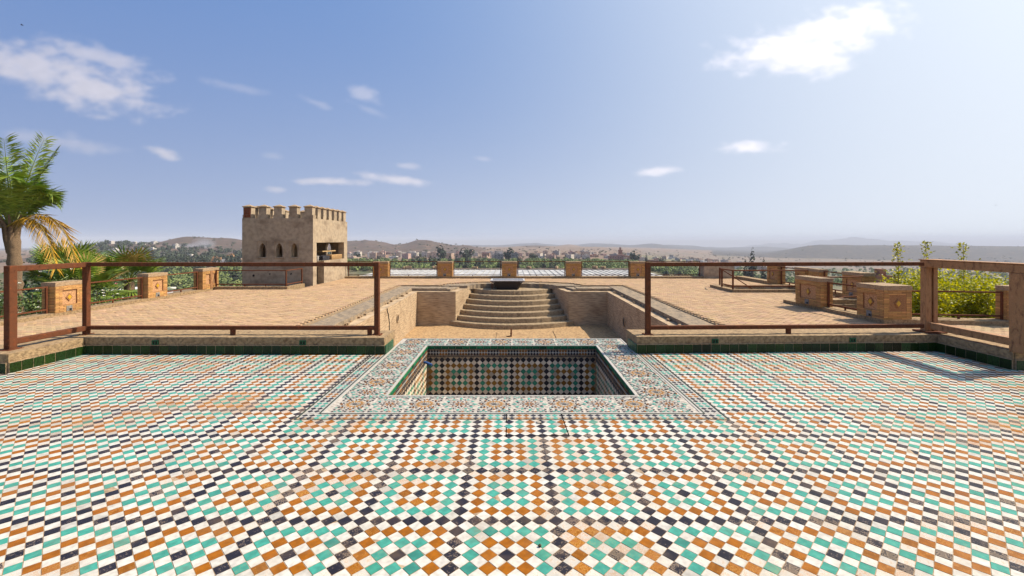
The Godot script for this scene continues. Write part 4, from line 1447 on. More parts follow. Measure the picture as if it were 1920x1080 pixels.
	for q in [[Vector3(-1.04, 0.68, -0.85), Vector3(-1.33, 0.68, -0.05)], [Vector3(-1.33, 0.682, -0.05), Vector3(-1.33, 0.682, 0.8)], [Vector3(-1.33, 0.68, 0.8), Vector3(1.45, 0.68, 0.8)], [Vector3(-1.33, 0.12, -0.05), Vector3(-1.33, 0.12, 0.8)], [Vector3(-1.33, 0.12, 0.8), Vector3(1.45, 0.12, 0.8)]]:
		var m := MB.new()
		m.tube(PackedVector3Array([q[0], q[1]]), PackedFloat32Array([0.024]), 4)
		obj("rail", m, M["rusty steel"], sr)
	var dg := MB.new()
	dg.tube(PackedVector3Array([Vector3(-1.04, 0.66, -0.85), Vector3(0.15, -0.15, -0.6), Vector3(0.9, -0.65, -0.6)]), PackedFloat32Array([0.022]), 6)
	obj("handrail", dg, M["rusty steel"], sr)

# ---------------------------------------------------------------- tower
func wall_with_arches(b: MB, W: float, y0: float, y1: float, th: float, arches: Array) -> void:
	# in the plane of b (x from 0 to W), front at height 0, back at -th; arches: [centre, half width, sill, spring, tip]
	var full := func(xa: float, xb: float, ya: float, yb: float) -> void:
		if xb - xa < 0.001 or yb - ya < 0.001: return
		b.quad(b.at(Vector2(xa, ya), 0), b.at(Vector2(xb, ya), 0), b.at(Vector2(xb, yb), 0), b.at(Vector2(xa, yb), 0))
		b.quad(b.at(Vector2(xb, ya), -th), b.at(Vector2(xa, ya), -th), b.at(Vector2(xa, yb), -th), b.at(Vector2(xb, yb), -th))
	var x := 0.0
	for a in arches:
		full.call(x, a[0] - a[1], y0, y1)
		full.call(a[0] - a[1], a[0] + a[1], y0, a[2])
		x = a[0] + a[1]
		var curve := PackedVector2Array([Vector2(a[0] - a[1], a[2])])
		for i in 13:
			var u := -1.0 + i / 6.0
			var yy: float = a[4] if a[4] == a[3] else lerpf(a[3], a[4], pow(1.0 - pow(absf(u), 1.7), 0.62))
			curve.append(Vector2(a[0] + a[1] * u * (1.0 if i in [0, 12] else 0.97), yy))
		curve.append(Vector2(a[0] + a[1], a[2]))
		for i in range(1, 13):
			var p := curve[i]
			var q := curve[i + 1]
			b.quad(b.at(p, 0), b.at(q, 0), b.at(Vector2(q.x, y1), 0), b.at(Vector2(p.x, y1), 0))
			b.quad(b.at(q, -th), b.at(p, -th), b.at(Vector2(p.x, y1), -th), b.at(Vector2(q.x, y1), -th))
		for i in curve.size():
			var p := curve[i]
			var q := curve[(i + 1) % curve.size()]
			b.quad(b.at(p, 0), b.at(p, -th), b.at(q, -th), b.at(q, 0))
	full.call(x, W, y0, y1)
	b.quad(b.at(Vector2(0, y1), 0), b.at(Vector2(W, y1), 0), b.at(Vector2(W, y1), -th), b.at(Vector2(0, y1), -th))

func merlon(parent: Node3D, at_: Vector3, w: float, dpt: float, h: float, broken: bool, along_x: bool) -> void:
	var m := MB.new()
	m.rough(at_ + Vector3(-w / 2, 0, -dpt / 2), at_ + Vector3(w / 2, h, dpt / 2), 0.08, 0.014, fine, 4.0)
	var step := Vector3(0.045, 0, 0) if along_x else Vector3(0, 0, 0.03)
	m.rough(at_ + Vector3(-w / 2, 0, -dpt / 2) - step + Vector3(0.01, 0, 0.01), at_ + Vector3(w / 2, h * 0.3, dpt / 2) + step - Vector3(0.01, 0, 0.01), 0.06, 0.012, fine, 5.0)
	var o := obj("merlon", m, M["tower render"], parent)
	if broken:
		o.set_meta("label", "corner merlon with its red brick bared")
		var r := MB.new()
		r.col = Color(0.26, 0.075, 0.03)
		for k in 6:
			for i in 2:
				r.box(at_ + Vector3(-w / 2 + 0.03 + i * 0.14, 0.03 + k * 0.066, dpt / 2 - 0.02), at_ + Vector3(-w / 2 + 0.16 + i * 0.14, 0.088 + k * 0.066, dpt / 2 + 0.02), 0.006)
		obj("bared_brick", r, M["plain"], o)
	var c := MB.new()
	var e := 0.032
	var lo := at_ + Vector3(-w / 2 - e, h, -dpt / 2 - e)
	var hi := at_ + Vector3(w / 2 + e, h + 0.035, dpt / 2 + e)
	c.box(lo, hi, 0.006)
	var tip := at_ + Vector3(0, h + 0.12, 0)
	var ps := [Vector3(lo.x, hi.y, hi.z), Vector3(hi.x, hi.y, hi.z), Vector3(hi.x, hi.y, lo.z), Vector3(lo.x, hi.y, lo.z)]
	for k in 4: c.tri(ps[k] + Vector3(0, -0.002, 0), ps[(k + 1) % 4] + Vector3(0, -0.002, 0), tip)
	obj("cap", c, M["cap stone"], o)

func tower() -> void:
	rng.seed = 81
	var x0 := -11.12
	var x1 := -8.2
	var d0 := 18.5
	var d1 := 22.35
	var top := 2.40
	var t := thing("crenellated_tower", "square rendered tower with stepped battlements and three arched windows", "tower", P(x0, TER, d0))
	t.position = Vector3.ZERO
	var W := x1 - x0
	var D := d1 - d0
	var arches := []
	for c in [0.84, 1.53, 2.15]: arches.append([c, 0.135, 0.79, 1.12, 1.37])
	var th := 0.28
	var walls := [["front_wall", P(x0, 0, d0), Vector3.RIGHT, Vector3.BACK, W, arches, -3.2], ["side_wall", P(x1, 0, d0), Vector3.FORWARD, Vector3.RIGHT, D, [[0.72, 0.42, TER - 0.06, 0.585, 0.585]], -3.2], ["back_wall", P(x1, 0, d1), Vector3.LEFT, Vector3.FORWARD, W, arches, -3.2], ["left_wall", P(x0, 0, d1), Vector3.BACK, Vector3.LEFT, D, [], -3.2]]
	for q in walls:
		var b := MB.new()
		b.o = q[1]; b.ux = q[2]; b.vx = Vector3.UP; b.nx = q[3]
		if q[0] == "side_wall":
			# the wide opening above the doorway: built as piers, doorway, breast wall and lintel
			wall_with_arches(b, D, -3.2, 0.60, th, [[0.72, 0.37, TER - 0.06, 0.597, 0.597]])
			for r in [[0.004, 0.34], [3.42, D - 0.004]]:
				b.prism(PackedVector2Array([Vector2(r[0], 0.603), Vector2(r[1], 0.603), Vector2(r[1], 1.39), Vector2(r[0], 1.39)]), -th, 0.0)
			b.prism(PackedVector2Array([Vector2(0.004, 1.392), Vector2(D - 0.004, 1.392), Vector2(D - 0.004, top - 0.003), Vector2(0.004, top - 0.003)]), -th, 0.0)
		else:
			if q[0] in ["left_wall"]:
				b.prism(PackedVector2Array([Vector2(th, -3.2), Vector2(D - th, -3.2), Vector2(D - th, top - 0.002), Vector2(th, top - 0.002)]), -th, 0.002)
			else:
				wall_with_arches(b, W - 0.003, -3.2, top - 0.001, th - 0.002, arches)
		var o := obj(q[0], b, M["tower render"], t)
		if q[0] == "front_wall":
			for a in arches:
				var f := MB.new()
				f.o = b.o; f.ux = b.ux; f.vx = b.vx; f.nx = b.nx
				var xa: float = a[0] - 0.23
				var xb: float = a[0] + 0.23
				for r in [[xa, xb, 1.44, 1.48], [xa, xa + 0.035, 0.74, 1.44], [xb - 0.035, xb, 0.74, 1.44]]:
					f.prism(PackedVector2Array([Vector2(r[0], r[2]), Vector2(r[1], r[2]), Vector2(r[1], r[3]), Vector2(r[0], r[3])]), -0.02, 0.022, 0.006)
				f.prism(PackedVector2Array([Vector2(xa + 0.06, 0.745), Vector2(xb - 0.06, 0.745), Vector2(xb - 0.06, 0.785), Vector2(xa + 0.06, 0.785)]), -0.02, 0.03, 0.006)
				obj("window_surround", f, M["tower render"], o)
			for r in [[0.47, 0.03, 0.085], [1.15, 0.1, 0.05], [2.6, 0.58, 0.03], [2.02, 0.1, 0.06]]:
				var h := MB.new()
				h.o = b.o; h.ux = b.ux; h.vx = b.vx; h.nx = b.nx
				var pg := PackedVector2Array()
				for i in 9: pg.append(Vector2(r[0], r[1]) + Vector2.from_angle(TAU * i / 9) * r[2] * (0.75 + rng.randf() * 0.5) * 0.6)
				h.prism(pg, -0.02, 0.003)
				obj("putlog_hole", h, M["dark void"], o)
	var rf := MB.new()
	rf.box(P(x0 + 0.05, 2.02, d1 - 0.05), P(x1 - 0.05, 2.16, d0 + 0.05))
	obj("roof_slab", rf, M["tower render"], t)
	var fl := MB.new()
	fl.box(P(x0 + 0.2, TER - 0.25, d1 - 0.2), P(x1 - 0.01, TER - 0.04, d0 + 0.2))
	obj("inner_floor", fl, M["tower render"], t)
	var iw := MB.new()
	iw.box(P(x0 + 0.27, TER - 0.05, 19.28), P(-8.78, 2.03, 19.16))
	obj("inner_wall", iw, M["tower render"], t)
	# battlements
	for i in 5: merlon(t, P(x0 + 0.2 + (W - 0.4) * i / 4.0, top, d0 + 0.17), 0.33, 0.30, 0.455, i == 0, true)
	for i in range(1, 7): merlon(t, P(x1 - 0.19, top, d0 + 0.17 + (D - 0.36) * i / 6.0), 0.27, 0.32, 0.455, false, false)
	for i in range(0, 4): merlon(t, P(x0 + 0.2 + (W - 0.4) * i / 4.0, top, d1 - 0.2), 0.34, 0.30, 0.455, false, true)
	for i in range(1, 6): merlon(t, P(x0 + 0.2, top, d0 + 0.17 + (D - 0.36) * i / 6.0), 0.27, 0.32, 0.455, false, false)
	# what is stored inside, seen through the wide opening
	var sh := thing("shelf", "pale wooden shelf on thin legs inside the tower's wide opening", "shelf", P(-8.75, 0.56, 20.9))
	var pl := MB.new()
	pl.col = Color(0.62, 0.42, 0.20)
	pl.box(Vector3(-0.25, 0.40, -0.75), Vector3(0.25, 0.45, 0.75), 0.004)
	obj("board", pl, M["plain"], sh)
	for q in [[-0.22, -0.3], [0.2, -0.3], [-0.22, 0.25], [0.2, 0.25]]:
		var l := MB.new()
		l.col = Color(0.45, 0.36, 0.26)
		l.box(Vector3(q[0], -0.95, q[1]), Vector3(q[0] + 0.04, 0.40, q[1] + 0.04), 0.003)
		obj("leg", l, M["plain"], sh)
	var bx := thing("crate", "weathered wooden crate on the sill of the tower's wide opening", "crate", P(-8.34, 0.602, 21.1))
	for k in 4:
		var l := MB.new()
		l.col = Color(0.50, 0.30, 0.12) * (0.8 + 0.15 * k)
		l.box(Vector3(-0.12, 0.0 + 0.055 * k, -0.62), Vector3(0.12, 0.047 + 0.055 * k, 0.62), 0.004)
		obj("slat", l, M["plain"], bx)
	var ck := thing("sack", "dark bundle lying on the sill beside the wooden crate", "bundle", P(-8.36, 0.60, 19.95))
	var cm := MB.new()
	cm.col = Color(0.03, 0.03, 0.04)
	cm.rough(Vector3(-0.12, 0, -0.35), Vector3(0.13, 0.2, 0.42), 0.06, 0.05, fine, 5.0)
	obj("cloth", cm, M["plain"], ck)
	var bk := thing("paint_bucket", "white bucket at the left end of the tower's wide sill", "bucket", P(-8.36, 0.602, 19.2))
	var bm := MB.new()
	bm.col = Color(0.6, 0.58, 0.54)
	bm.lathe(Vector3.ZERO, PackedVector2Array([Vector2(0, 0), Vector2(0.085, 0), Vector2(0.10, 0.2), Vector2(0.105, 0.2), Vector2(0.105, 0.215), Vector2(0.095, 0.215), Vector2(0.0, 0.19)]), 16)
	obj("shell", bm, M["plain"], bk)

# ---------------------------------------------------------------- land
func hill(az: float, d: float, az0: float, wa: float, d0: float, wd: float, h: float) -> float:
	return h * exp(-pow((az - az0) / wa, 2)) * exp(-pow((d - d0) / wd, 2))

func ground(x: float, d: float) -> float:
	var r := sqrt(x * x + d * d)
	if d < 0: return GARDEN - 0.0015 * r
	var az := rad_to_deg(atan2(x, d))
	var pl := -28.5 - maxf(0.0, r - 800.0) * 0.0105
	var pr := -28.5 - 36.0 * smoothstep(200.0, 1000.0, r) - maxf(0.0, r - 1000.0) * 0.0125
	var y := lerpf(pl, pr, smoothstep(10.0, 32.0, az))
	y = lerpf(GARDEN, y, smoothstep(34.0, 260.0, r))
	if r < 300: return y
	var n := broad.get_noise_2d(x * 0.0022, d * 0.0022)
	var n2 := broad.get_noise_2d(x * 0.009 + 40.0, d * 0.009)
	y += (n * 3.0 + n2 * 0.8) * smoothstep(300.0, 1500.0, r)
	y += hill(az, d, -35.6, 3.3, 1300, 260, 47) + hill(az, d, -31.0, 2.6, 1350, 260, 34) + hill(az, d, -41.5, 4.0, 1080, 240, 27)
	y += hill(az, d, -11.3, 2.3, 1750, 380, 37) + hill(az, d, -17.6, 3.4, 1800, 420, 40) + hill(az, d, -23.5, 3.5, 1800, 420, 36) + hill(az, d, -7.0, 3.5, 1800, 420, 19)
	y += hill(az, d, 2.6, 3.6, 2500, 500, 17) + hill(az, d, 7.2, 1.5, 3700, 600, 24) + hill(az, d, 9.5, 4.5, 2600, 420, 9)
	y += n2 * 7.0 * smoothstep(1100.0, 1700.0, d) * smoothstep(3000.0, 2000.0, d) * smoothstep(0.0, -8.0, az)
	# the long flat-topped rise at right, and what lies ever farther off
	y += smoothstep(28.6, 35.0, az + n * 0.6) * smoothstep(2300.0, 3000.0, d) * (67.0 + n * 4.0) * smoothstep(5200.0, 3600.0, d)
	y += (46.0 + 10.0 * n) * exp(-pow((d - 7200.0) / 900.0, 2)) * smoothstep(-12.0, 2.0, az) * (0.7 + 0.3 * sin(az * 0.7))
	y += hill(az, d, 17.6, 2.0, 5600, 600, 40) + hill(az, d, 14.5, 5.0, 6000, 700, 18)
	y += (smoothstep(22.0, 52.0, az) * 620.0 + 40.0 * sin(az * 0.9) + 60.0 * n) * smoothstep(20.0, 27.0, az) * exp(-pow((d - 12500.0) / 1800.0, 2)) * smoothstep(75.0, 60.0, az)
	return y

func land() -> void:
	var b := MB.new()
	var azs := PackedFloat32Array()
	var a := -180.0
	while a < 180.0:
		azs.append(a)
		a += 0.33 if absf(a) < 62.0 else 4.0
	var na := azs.size()
	var rs := PackedFloat32Array([1.0])
	var r := 9.0
	while r < 15000.0:
		rs.append(r)
		r *= 1.062
	var pos := []
	for i in rs.size():
		for j in na:
			var t := deg_to_rad(azs[j])
			var p := Vector2(sin(t), cos(t)) * rs[i]
			var y := ground(p.x, p.y) if absf(azs[j]) < 88.0 else GARDEN - 0.002 * rs[i]
			b.v.append(P(p.x, y, p.y))
			var k := broad.get_noise_2d(p.x * 0.004, p.y * 0.004)
			var k2 := broad.get_noise_2d(p.x * 0.03 + 9.0, p.y * 0.03)
			var az := azs[j]
			var col := Color(0.21, 0.135, 0.085).lerp(Color(0.27, 0.18, 0.12), 0.5 + k2)      # dry earth
			if rs[i] < 120: col = Color(0.20, 0.15, 0.09)
			elif rs[i] < 620 and az < 16: col = Color(0.075, 0.095, 0.03).lerp(Color(0.20, 0.16, 0.08), clampf(k2 * 1.4 + 0.2, 0, 1))
			elif rs[i] < 1250 and az >= 16: col = Color(0.13, 0.14, 0.06).lerp(Color(0.23, 0.19, 0.11), clampf(k2 * 1.6 + 0.25, 0, 1))
			elif rs[i] < 2500 and az >= 16: col = Color(0.24, 0.18, 0.135).lerp(Color(0.13, 0.115, 0.075), clampf(k * 2.0 + k2 + 0.1, 0, 1))
			elif rs[i] > 4800: col = Color(0.05, 0.05, 0.05)
			elif az >= 24: col = Color(0.026, 0.024, 0.023).lerp(Color(0.046, 0.039, 0.034), clampf(k2 + 0.5, 0, 1))
			elif y > -32 and rs[i] > 1000: col = Color(0.115, 0.068, 0.045).lerp(Color(0.08, 0.058, 0.036), clampf(k2 * 1.5 + 0.3, 0, 1))
			b.c.append(col)
			b.u.append(Vector2.ZERO)
	for i in rs.size():
		for j in na:
			var i0 := maxi(i - 1, 0) * na
			var i1 := mini(i + 1, rs.size() - 1) * na
			var j0 := posmod(j - 1, na)
			var j1 := (j + 1) % na
			var nn := (b.v[i * na + j1] - b.v[i * na + j0]).cross(b.v[i1 + j] - b.v[i0 + j])
			b.n.append((nn if nn.y > 0 else -nn).normalized())
	for i in rs.size() - 1:
		for j in na:
			var j1 := (j + 1) % na
			b.smooth_quad(i * na + j, i * na + j1, (i + 1) * na + j1, (i + 1) * na + j)
	obj("ground", b, M["land"], self, "structure")

# ---------------------------------------------------------------- far trees and houses
func crown_mesh(kind: String, seed_: int, n: int) -> ArrayMesh:   # unit height, base at 0
	rng.seed = seed_
	var b := MB.new()
	var lumps := []
	if kind == "round":
		for k in 7: lumps.append([Vector3(rng.randfn(0, 0.17), 0.55 + rng.randfn(0, 0.13), rng.randfn(0, 0.17)), 0.20 + rng.randf() * 0.12])
	for i in n:
		var p: Vector3
		var nn := Vector3(rng.randfn(0, 1), rng.randfn(0, 1), rng.randfn(0, 1)).normalized()
		var s := 0.075
		if kind == "spire":
			var h := pow(rng.randf(), 1.3)
			var w := 0.13 * pow(1.0 - h, 0.8) + 0.012
			if h < 0.1: w *= 0.4 + h * 6.0
			p = Vector3(nn.x * w, 0.03 + h * 0.96, nn.z * w)
			nn = Vector3(nn.x, 0.5, nn.z).normalized()
			s = 0.045 * (1.2 - h)
		else:
			var l: Array = lumps[i % lumps.size()]
			p = l[0] + nn * l[1] * (0.75 + 0.3 * rng.randf())
		var k := 0.75 + rng.randf() * 0.5
		b.col = Color(k, k, k)
		var t := nn.cross(Vector3(rng.randfn(0, 1), rng.randfn(0, 1), 0.3)).normalized() * s * (0.7 + rng.randf() * 0.8)
		var u := nn.cross(t).normalized() * t.length() * 0.8
		if t.cross(u).dot(nn) < 0: u = -u
		b.quad(p - t - u * 0.6, p + t * 0.8 - u, p + t + u * 0.7, p - t * 0.7 + u)
		nn += Vector3(rng.randfn(0, 0.25), rng.randfn(0.1, 0.25), rng.randfn(0, 0.25))
		for e in range(b.n.size() - 4, b.n.size()): b.n[e] = nn.normalized()
	return b.mesh()

var far := {}

func far_tree(called: String, label: String, kind: String, x: float, d: float, h: float, wide: float, colour: Color, group := "", y := INF) -> Node3D:
	var gy := ground(x, d) if y == INF else y
	var t := thing(called, label, "tree", P(x, gy - 0.1, d), rng.randf() * TAU, group)
	var key := "%s %d %s" % [kind, rng.randi() % 4, colour.to_html()]
	if not far.has(key):
		var m := StandardMaterial3D.new()
		m.albedo_color = colour.linear_to_srgb()
		m.vertex_color_use_as_albedo = true
		m.roughness = 0.9
		far[key] = [far_shapes["%s%d" % [kind, rng.randi() % 4]], m]
	var c := put("crown", far[key][0], far[key][1], t)
	c.scale = Vector3(h * wide, h, h * wide)
	if not far.has("trunk"):
		var b := MB.new()
		b.tube(PackedVector3Array([Vector3(0, 0, 0), Vector3(0.01, 0.25, 0), Vector3(0, 0.55, 0)]), PackedFloat32Array([0.035, 0.025, 0.015]), 5)
		far["trunk"] = b.mesh()
	var k := put("trunk", far["trunk"], M["bark"], t)
	k.scale = c.scale
	return t

var far_shapes := {}

func scatter(called: String, label: String, category: String, kind: String, list: Array, colour: Color) -> void:
	var mm := MultiMesh.new()
	mm.transform_format = MultiMesh.TRANSFORM_3D
	mm.use_colors = true
	mm.mesh = far_shapes[kind + "0"]
	mm.instance_count = list.size()
	for i in list.size():
		var q: Array = list[i]
		mm.set_instance_transform(i, Transform3D(Basis.from_euler(Vector3(0, rng.randf() * TAU, 0)).scaled(Vector3(q[2] * q[3], q[2], q[2] * q[3])), P(q[0], ground(q[0], q[1]) - 0.15, q[1])))
		var s := 1.0 + rng.randfn(0, 0.22)
		mm.set_instance_color(i, Color(colour.r * s, colour.g * s, colour.b * s))
	var mi := MultiMeshInstance3D.new()
	mi.name = called
	mi.multimesh = mm
	mi.material_override = M["far crown"]
	mi.set_meta("kind", "stuff")
	tag(mi, label, category)
	add_child(mi, true)

func house(label: String, x: float, d: float, w: float, h: float, dp: float, colour: Color, windows: bool, group := "", y := INF) -> Node3D:
	var gy := ground(x, d) if y == INF else y
	var t := thing("house", label, "house", P(x, gy - 0.5, d), rng.randfn(0, 0.35), group)
	var b := MB.new()
	b.col = colour
	b.box(Vector3(-w / 2, -2, -dp / 2), Vector3(w / 2, h, dp / 2))
	obj("wall", b, M["house render"], t)
	var r := MB.new()
	r.col = colour * 1.05
	for q in [[-w / 2, -dp / 2, w / 2, -dp / 2 + 0.3], [-w / 2, dp / 2 - 0.3, w / 2, dp / 2], [-w / 2, -dp / 2 + 0.3, -w / 2 + 0.3, dp / 2 - 0.3], [w / 2 - 0.3, -dp / 2 + 0.3, w / 2, dp / 2 - 0.3]]:
		r.box(Vector3(q[0], h, q[1]), Vector3(q[2], h + 0.7, q[3]))
	if rng.randf() < 0.6:
		var a := w * (rng.randf() * 0.4 - 0.35)
		r.box(Vector3(a, h + 0.01, -dp * 0.3), Vector3(a + w * 0.35, h + 2.4, dp * 0.15))
	obj("roof", r, M["house render"], t)
	if windows:
		var floors := maxi(1, int(h / 3.2))
		var nn := maxi(2, int(w / 3.4))
		for f in floors:
			for i in nn:
				var v := MB.new()
				var wx := -w / 2 + w * (i + 0.5) / nn
				v.col = Color(0.05, 0.05, 0.055)
				v.box(Vector3(wx - 0.5, 1.4 + f * 3.2, dp / 2 - 0.1), Vector3(wx + 0.5, 2.7 + f * 3.2, dp / 2 + 0.03))
				obj("window", v, M["plain"], t)
	return t

func number_row(list: Array, text: String) -> void:   # which one of a row, counted from the left
	var ones := ["first", "second", "third", "fourth", "fifth", "sixth", "seventh", "eighth", "ninth", "tenth", "eleventh", "twelfth", "thirteenth", "fourteenth", "fifteenth", "sixteenth", "seventeenth", "eighteenth", "nineteenth", "twentieth"]
	list.sort_custom(func(a, b): return a[0] < b[0])
	for i in list.size():
		list[i][1].set_meta("label", text % (ones[i] if i < 20 else "twenty-" + ones[i - 20] if i < 29 else "thirtieth" if i == 29 else "thirty-" + ones[i - 30]))

func at_px(px: float, d: float) -> float:   # sideways place that lies in the direction of a column of the photograph
	return (px - 960.0) / FOCAL * d

func countryside() -> void:
	for k in 4:
		far_shapes["round%d" % k] = crown_mesh("round", 900 + k, 150)
		far_shapes["spire%d" % k] = crown_mesh("spire", 950 + k, 170)
	rng.seed = 2024
	# groves: the nearest trees one by one, the rest together
	var list := []
	for i in 6500:
		var u := rng.randf()
		var px: float
		var d: float
		if u < 0.28:
			px = 80 + rng.randf() * 560; d = 150 + 330 * sqrt(rng.randf())
		elif u < 0.6:
			px = 560 + rng.randf() * 760; d = 430 + 190 * rng.randf()
		else:
			px = 1270 + rng.randf() * 720; d = 330 + 700 * rng.randf()
			if rng.randf() < 0.35: continue
		var x := at_px(px, d)
		if broad.get_noise_2d(x * 0.03, d * 0.03) < -0.18 and d > 330: continue
		list.append([x, d, 4.0 + rng.randf() * 3.2, 0.9 + rng.randf() * 0.3])
	list.sort_custom(func(p, q): return p[1] < q[1])
	var greens := [Color(0.15, 0.19, 0.045), Color(0.10, 0.15, 0.04), Color(0.19, 0.20, 0.06), Color(0.12, 0.14, 0.055)]
	for i in 230:
		var q: Array = list[i]
		far_tree("orchard_tree", "small round olive-green tree in the grove below the terrace", "round", q[0], q[1], q[2], q[3], greens[rng.randi() % 4], "round orchard trees below the terrace")
	scatter("grove", "dense green groves spreading over the plain below the terrace", "grove", "round", list.slice(230), Color(0.18, 0.225, 0.065))
	# shrubs dotted over dry ground and hills
	var dots := []
	for i in 3600:
		var px := rng.randf() * 1920
		var d := 640 + 1500 * pow(rng.randf(), 1.4)
		if px > 1250: d = 950 + 2100 * pow(rng.randf(), 1.3)
		var x := at_px(px, d)
		if broad.get_noise_2d(x * 0.012 + 3.0, d * 0.012) < (0.0 if px < 1250 else 0.08): continue
		dots.append([x, d, 1.5 + rng.randf() * rng.randf() * 6.0, 1.1 + rng.randf() * 0.9])
	scatter("far_scrub", "dark shrubs dotted over the dry far slopes and fields", "scrub", "round", dots, Color(0.10, 0.105, 0.06))
	# belt of dark trees round the left-hand slope
	var belt := []
	for i in 900:
		var px := 60 + rng.randf() * 560
		var d := 560 + 480 * rng.randf()
		var x := at_px(px, d)
		if broad.get_noise_2d(x * 0.02 + 13.0, d * 0.02) < -0.05: continue
		belt.append([x, d, 6.0 + rng.randf() * 6.0, 0.85 + rng.randf() * 0.4])
	scatter("far_wood", "belt of dark trees around the foot of the left-hand hill", "wood", "round", belt, Color(0.06, 0.08, 0.042))
	# dark cypress and fir spires
	var dark := Color(0.022, 0.035, 0.018)
	for i in 70:
		var px := 190 + rng.randf() * 270
		var d := 300 + rng.randf() * 330
		far_tree("cypress", "dark pointed cypress in the rows left of the tower", "spire", at_px(px, d), d, 9 + rng.randf() * 6, 1.5 + rng.randf() * 1.2, dark, "cypresses left of the tower")
	for i in 46:
		var px := 770 + rng.randf() * 150
		if i > 30: px = 925 + rng.randf() * 130
		var d := 390 + rng.randf() * 160
		far_tree("cypress", "dark pointed cypress before the town, beyond the far parapet", "spire", at_px(px, d), d, 8 + rng.randf() * 9, 1.3 + rng.randf() * 1.1, dark, "cypresses before the town")
	for i in 26:
		var px := 1225 + rng.randf() * 130
		if i > 10: px = 1385 + rng.randf() * 110
		var d := 250 + rng.randf() * 110
		far_tree("cypress", "dark pointed cypress below the terrace's right corner", "spire", at_px(px, d), d, 7 + rng.randf() * 6, 1.3 + rng.randf() * 1.2, dark, "cypresses below the right corner")
	far_tree("tall_cypress", "tallest dark cypress, rising above the horizon right of centre", "spire", at_px(1411, 330), 330, -3.4 - ground(at_px(1411, 330), 330), 1.05, dark)
	far_tree("cypress", "slim cypress just left of the tallest one", "spire", at_px(1397, 330), 330, -10.0 - ground(at_px(1397, 330), 330), 0.75, dark)
	far_tree("cypress", "cypress standing apart right of the tallest one", "spire", at_px(1432, 330), 330, -10.5 - ground(at_px(1432, 330), 330), 0.85, dark)
	for q in [[783, 520, 16, "spire", 1.1, "tall ragged conifer in the town behind the far parapet"], [828, 640, 20, "round", 1.0, "broad dark tree beside the tall conifer, left of centre"], [876, 640, 21, "round", 1.0, "dark domed tree standing over the town left of the tub"], [951, 640, 17, "round", 1.1, "dark tree crowding the grey houses right above the tub"], [1192, 660, 15, "round", 1.3, "dark clump beside the minaret"], [1212, 640, 17, "spire", 1.3, "pointed tree right of the minaret's dark clump"], [998, 640, 11, "round", 1.3, "low round tree in the town right of the tub"], [672, 700, 10, "round", 1.5, "dark round tree beside the tower's right edge"], [395, 620, 13, "round", 1.2, "dark tree left of the sunlit orange houses"], [345, 600, 12, "spire", 1.2, "conifer below the smoke on the left-hand hill"], [1672, 560, 9, "round", 1.4, "single dark round tree in the fields at right"], [1240, 690, 9, "round", 1.5, "dark bush at the right end of the town"]]:
		far_tree("tree", q[5], q[3], at_px(q[0], q[1]), q[1], q[2], q[4], Color(0.035, 0.05, 0.03))
	# the town
	var pal := [Color(0.62, 0.55, 0.47), Color(0.50, 0.36, 0.27), Color(0.70, 0.66, 0.60), Color(0.42, 0.25, 0.18), Color(0.56, 0.42, 0.32), Color(0.36, 0.33, 0.31), Color(0.60, 0.40, 0.33)]
	var hn := ["pale cream", "tan", "white", "brick red", "sandy", "grey", "pink"]
	var town := [[], [], [], [], [], [], []]
	for i in 150:
		var px := 655 + pow(rng.randf(), 1.05) * 800
		var d := 660 + rng.randf() * 330
		if px > 1235: d += 250
		var k := rng.randi() % 7
		town[k].append([px, house("%s flat-roofed house in the town beyond the terrace" % hn[k], at_px(px, d), d, 8 + rng.randf() * 9, 3.5 + (rng.randi() % 3) * 2.6, 8 + rng.randf() * 5, pal[k] * 1.1, px > 880 and px < 1130 and d < 820, "%s houses of the town" % hn[k])])
	for k in 7: number_row(town[k], "%s flat-roofed house of the town, %%s from the left of the %s ones" % [hn[k], hn[k]])
	for q in [[935, 640, 13, 10, 5, "grey unfinished block with a white side, town centre"], [965, 630, 10, 11.5, 5, "taller grey block half hidden by the dark tree"], [1010, 650, 15, 6.5, 2, "long low white house in the middle of the town"], [1035, 640, 9, 8, 6, "pink two-storey house right of the long white one"]]:
		house(q[5], at_px(q[0], q[1]), q[1], q[2], q[3], 9, pal[q[4]], true)
	var slope := []
	for i in 26:
		var px := 60 + rng.randf() * 300
		var d := 700 + rng.randf() * 420
		slope.append([px, house("white house scattered on the slope left of the smoking hill", at_px(px, d), d, 8 + rng.randf() * 7, 3.5 + rng.randf() * 3.5, 9, Color(0.72, 0.66, 0.58), false, "white houses on the left slope")])
	number_row(slope, "white house on the slope left of the smoking hill, %s from the left")
	for q in [[404, 600, 13, 6, 4, "sunlit orange house left of the tower"], [432, 610, 8, 9, 4, "taller sunlit orange house close to the tower"], [447, 600, 10, 5, 1, "low tan house touching the tower's left edge in view"], [388, 430, 14, 4, 6, "low pink-walled shed above the left parapet"], [425, 560, 20, 4, 2, "long pale wall house below the orange houses"], [258, 590, 9, 5, 2, "small white house in the trees below the left-hand slope"], [380, 460, 12, 3.6, 3, "red-roofed shed behind the broken corner pier"]]:
		house(q[5], at_px(q[0], q[1]), q[1], q[2], q[3], 9, (Color(0.62, 0.34, 0.15) if q[4] == 4 else pal[q[4]]), true)
	house("terracotta cube house right of the wide brick pier", at_px(1653, 118), 118, 4.0, 4.6, 5, Color(0.42, 0.19, 0.10), true, "", -12.6)
	var mn := thing("minaret", "square reddish minaret rising over the town right of centre", "minaret", P(at_px(1163, 700), ground(at_px(1163, 700), 700), 700))
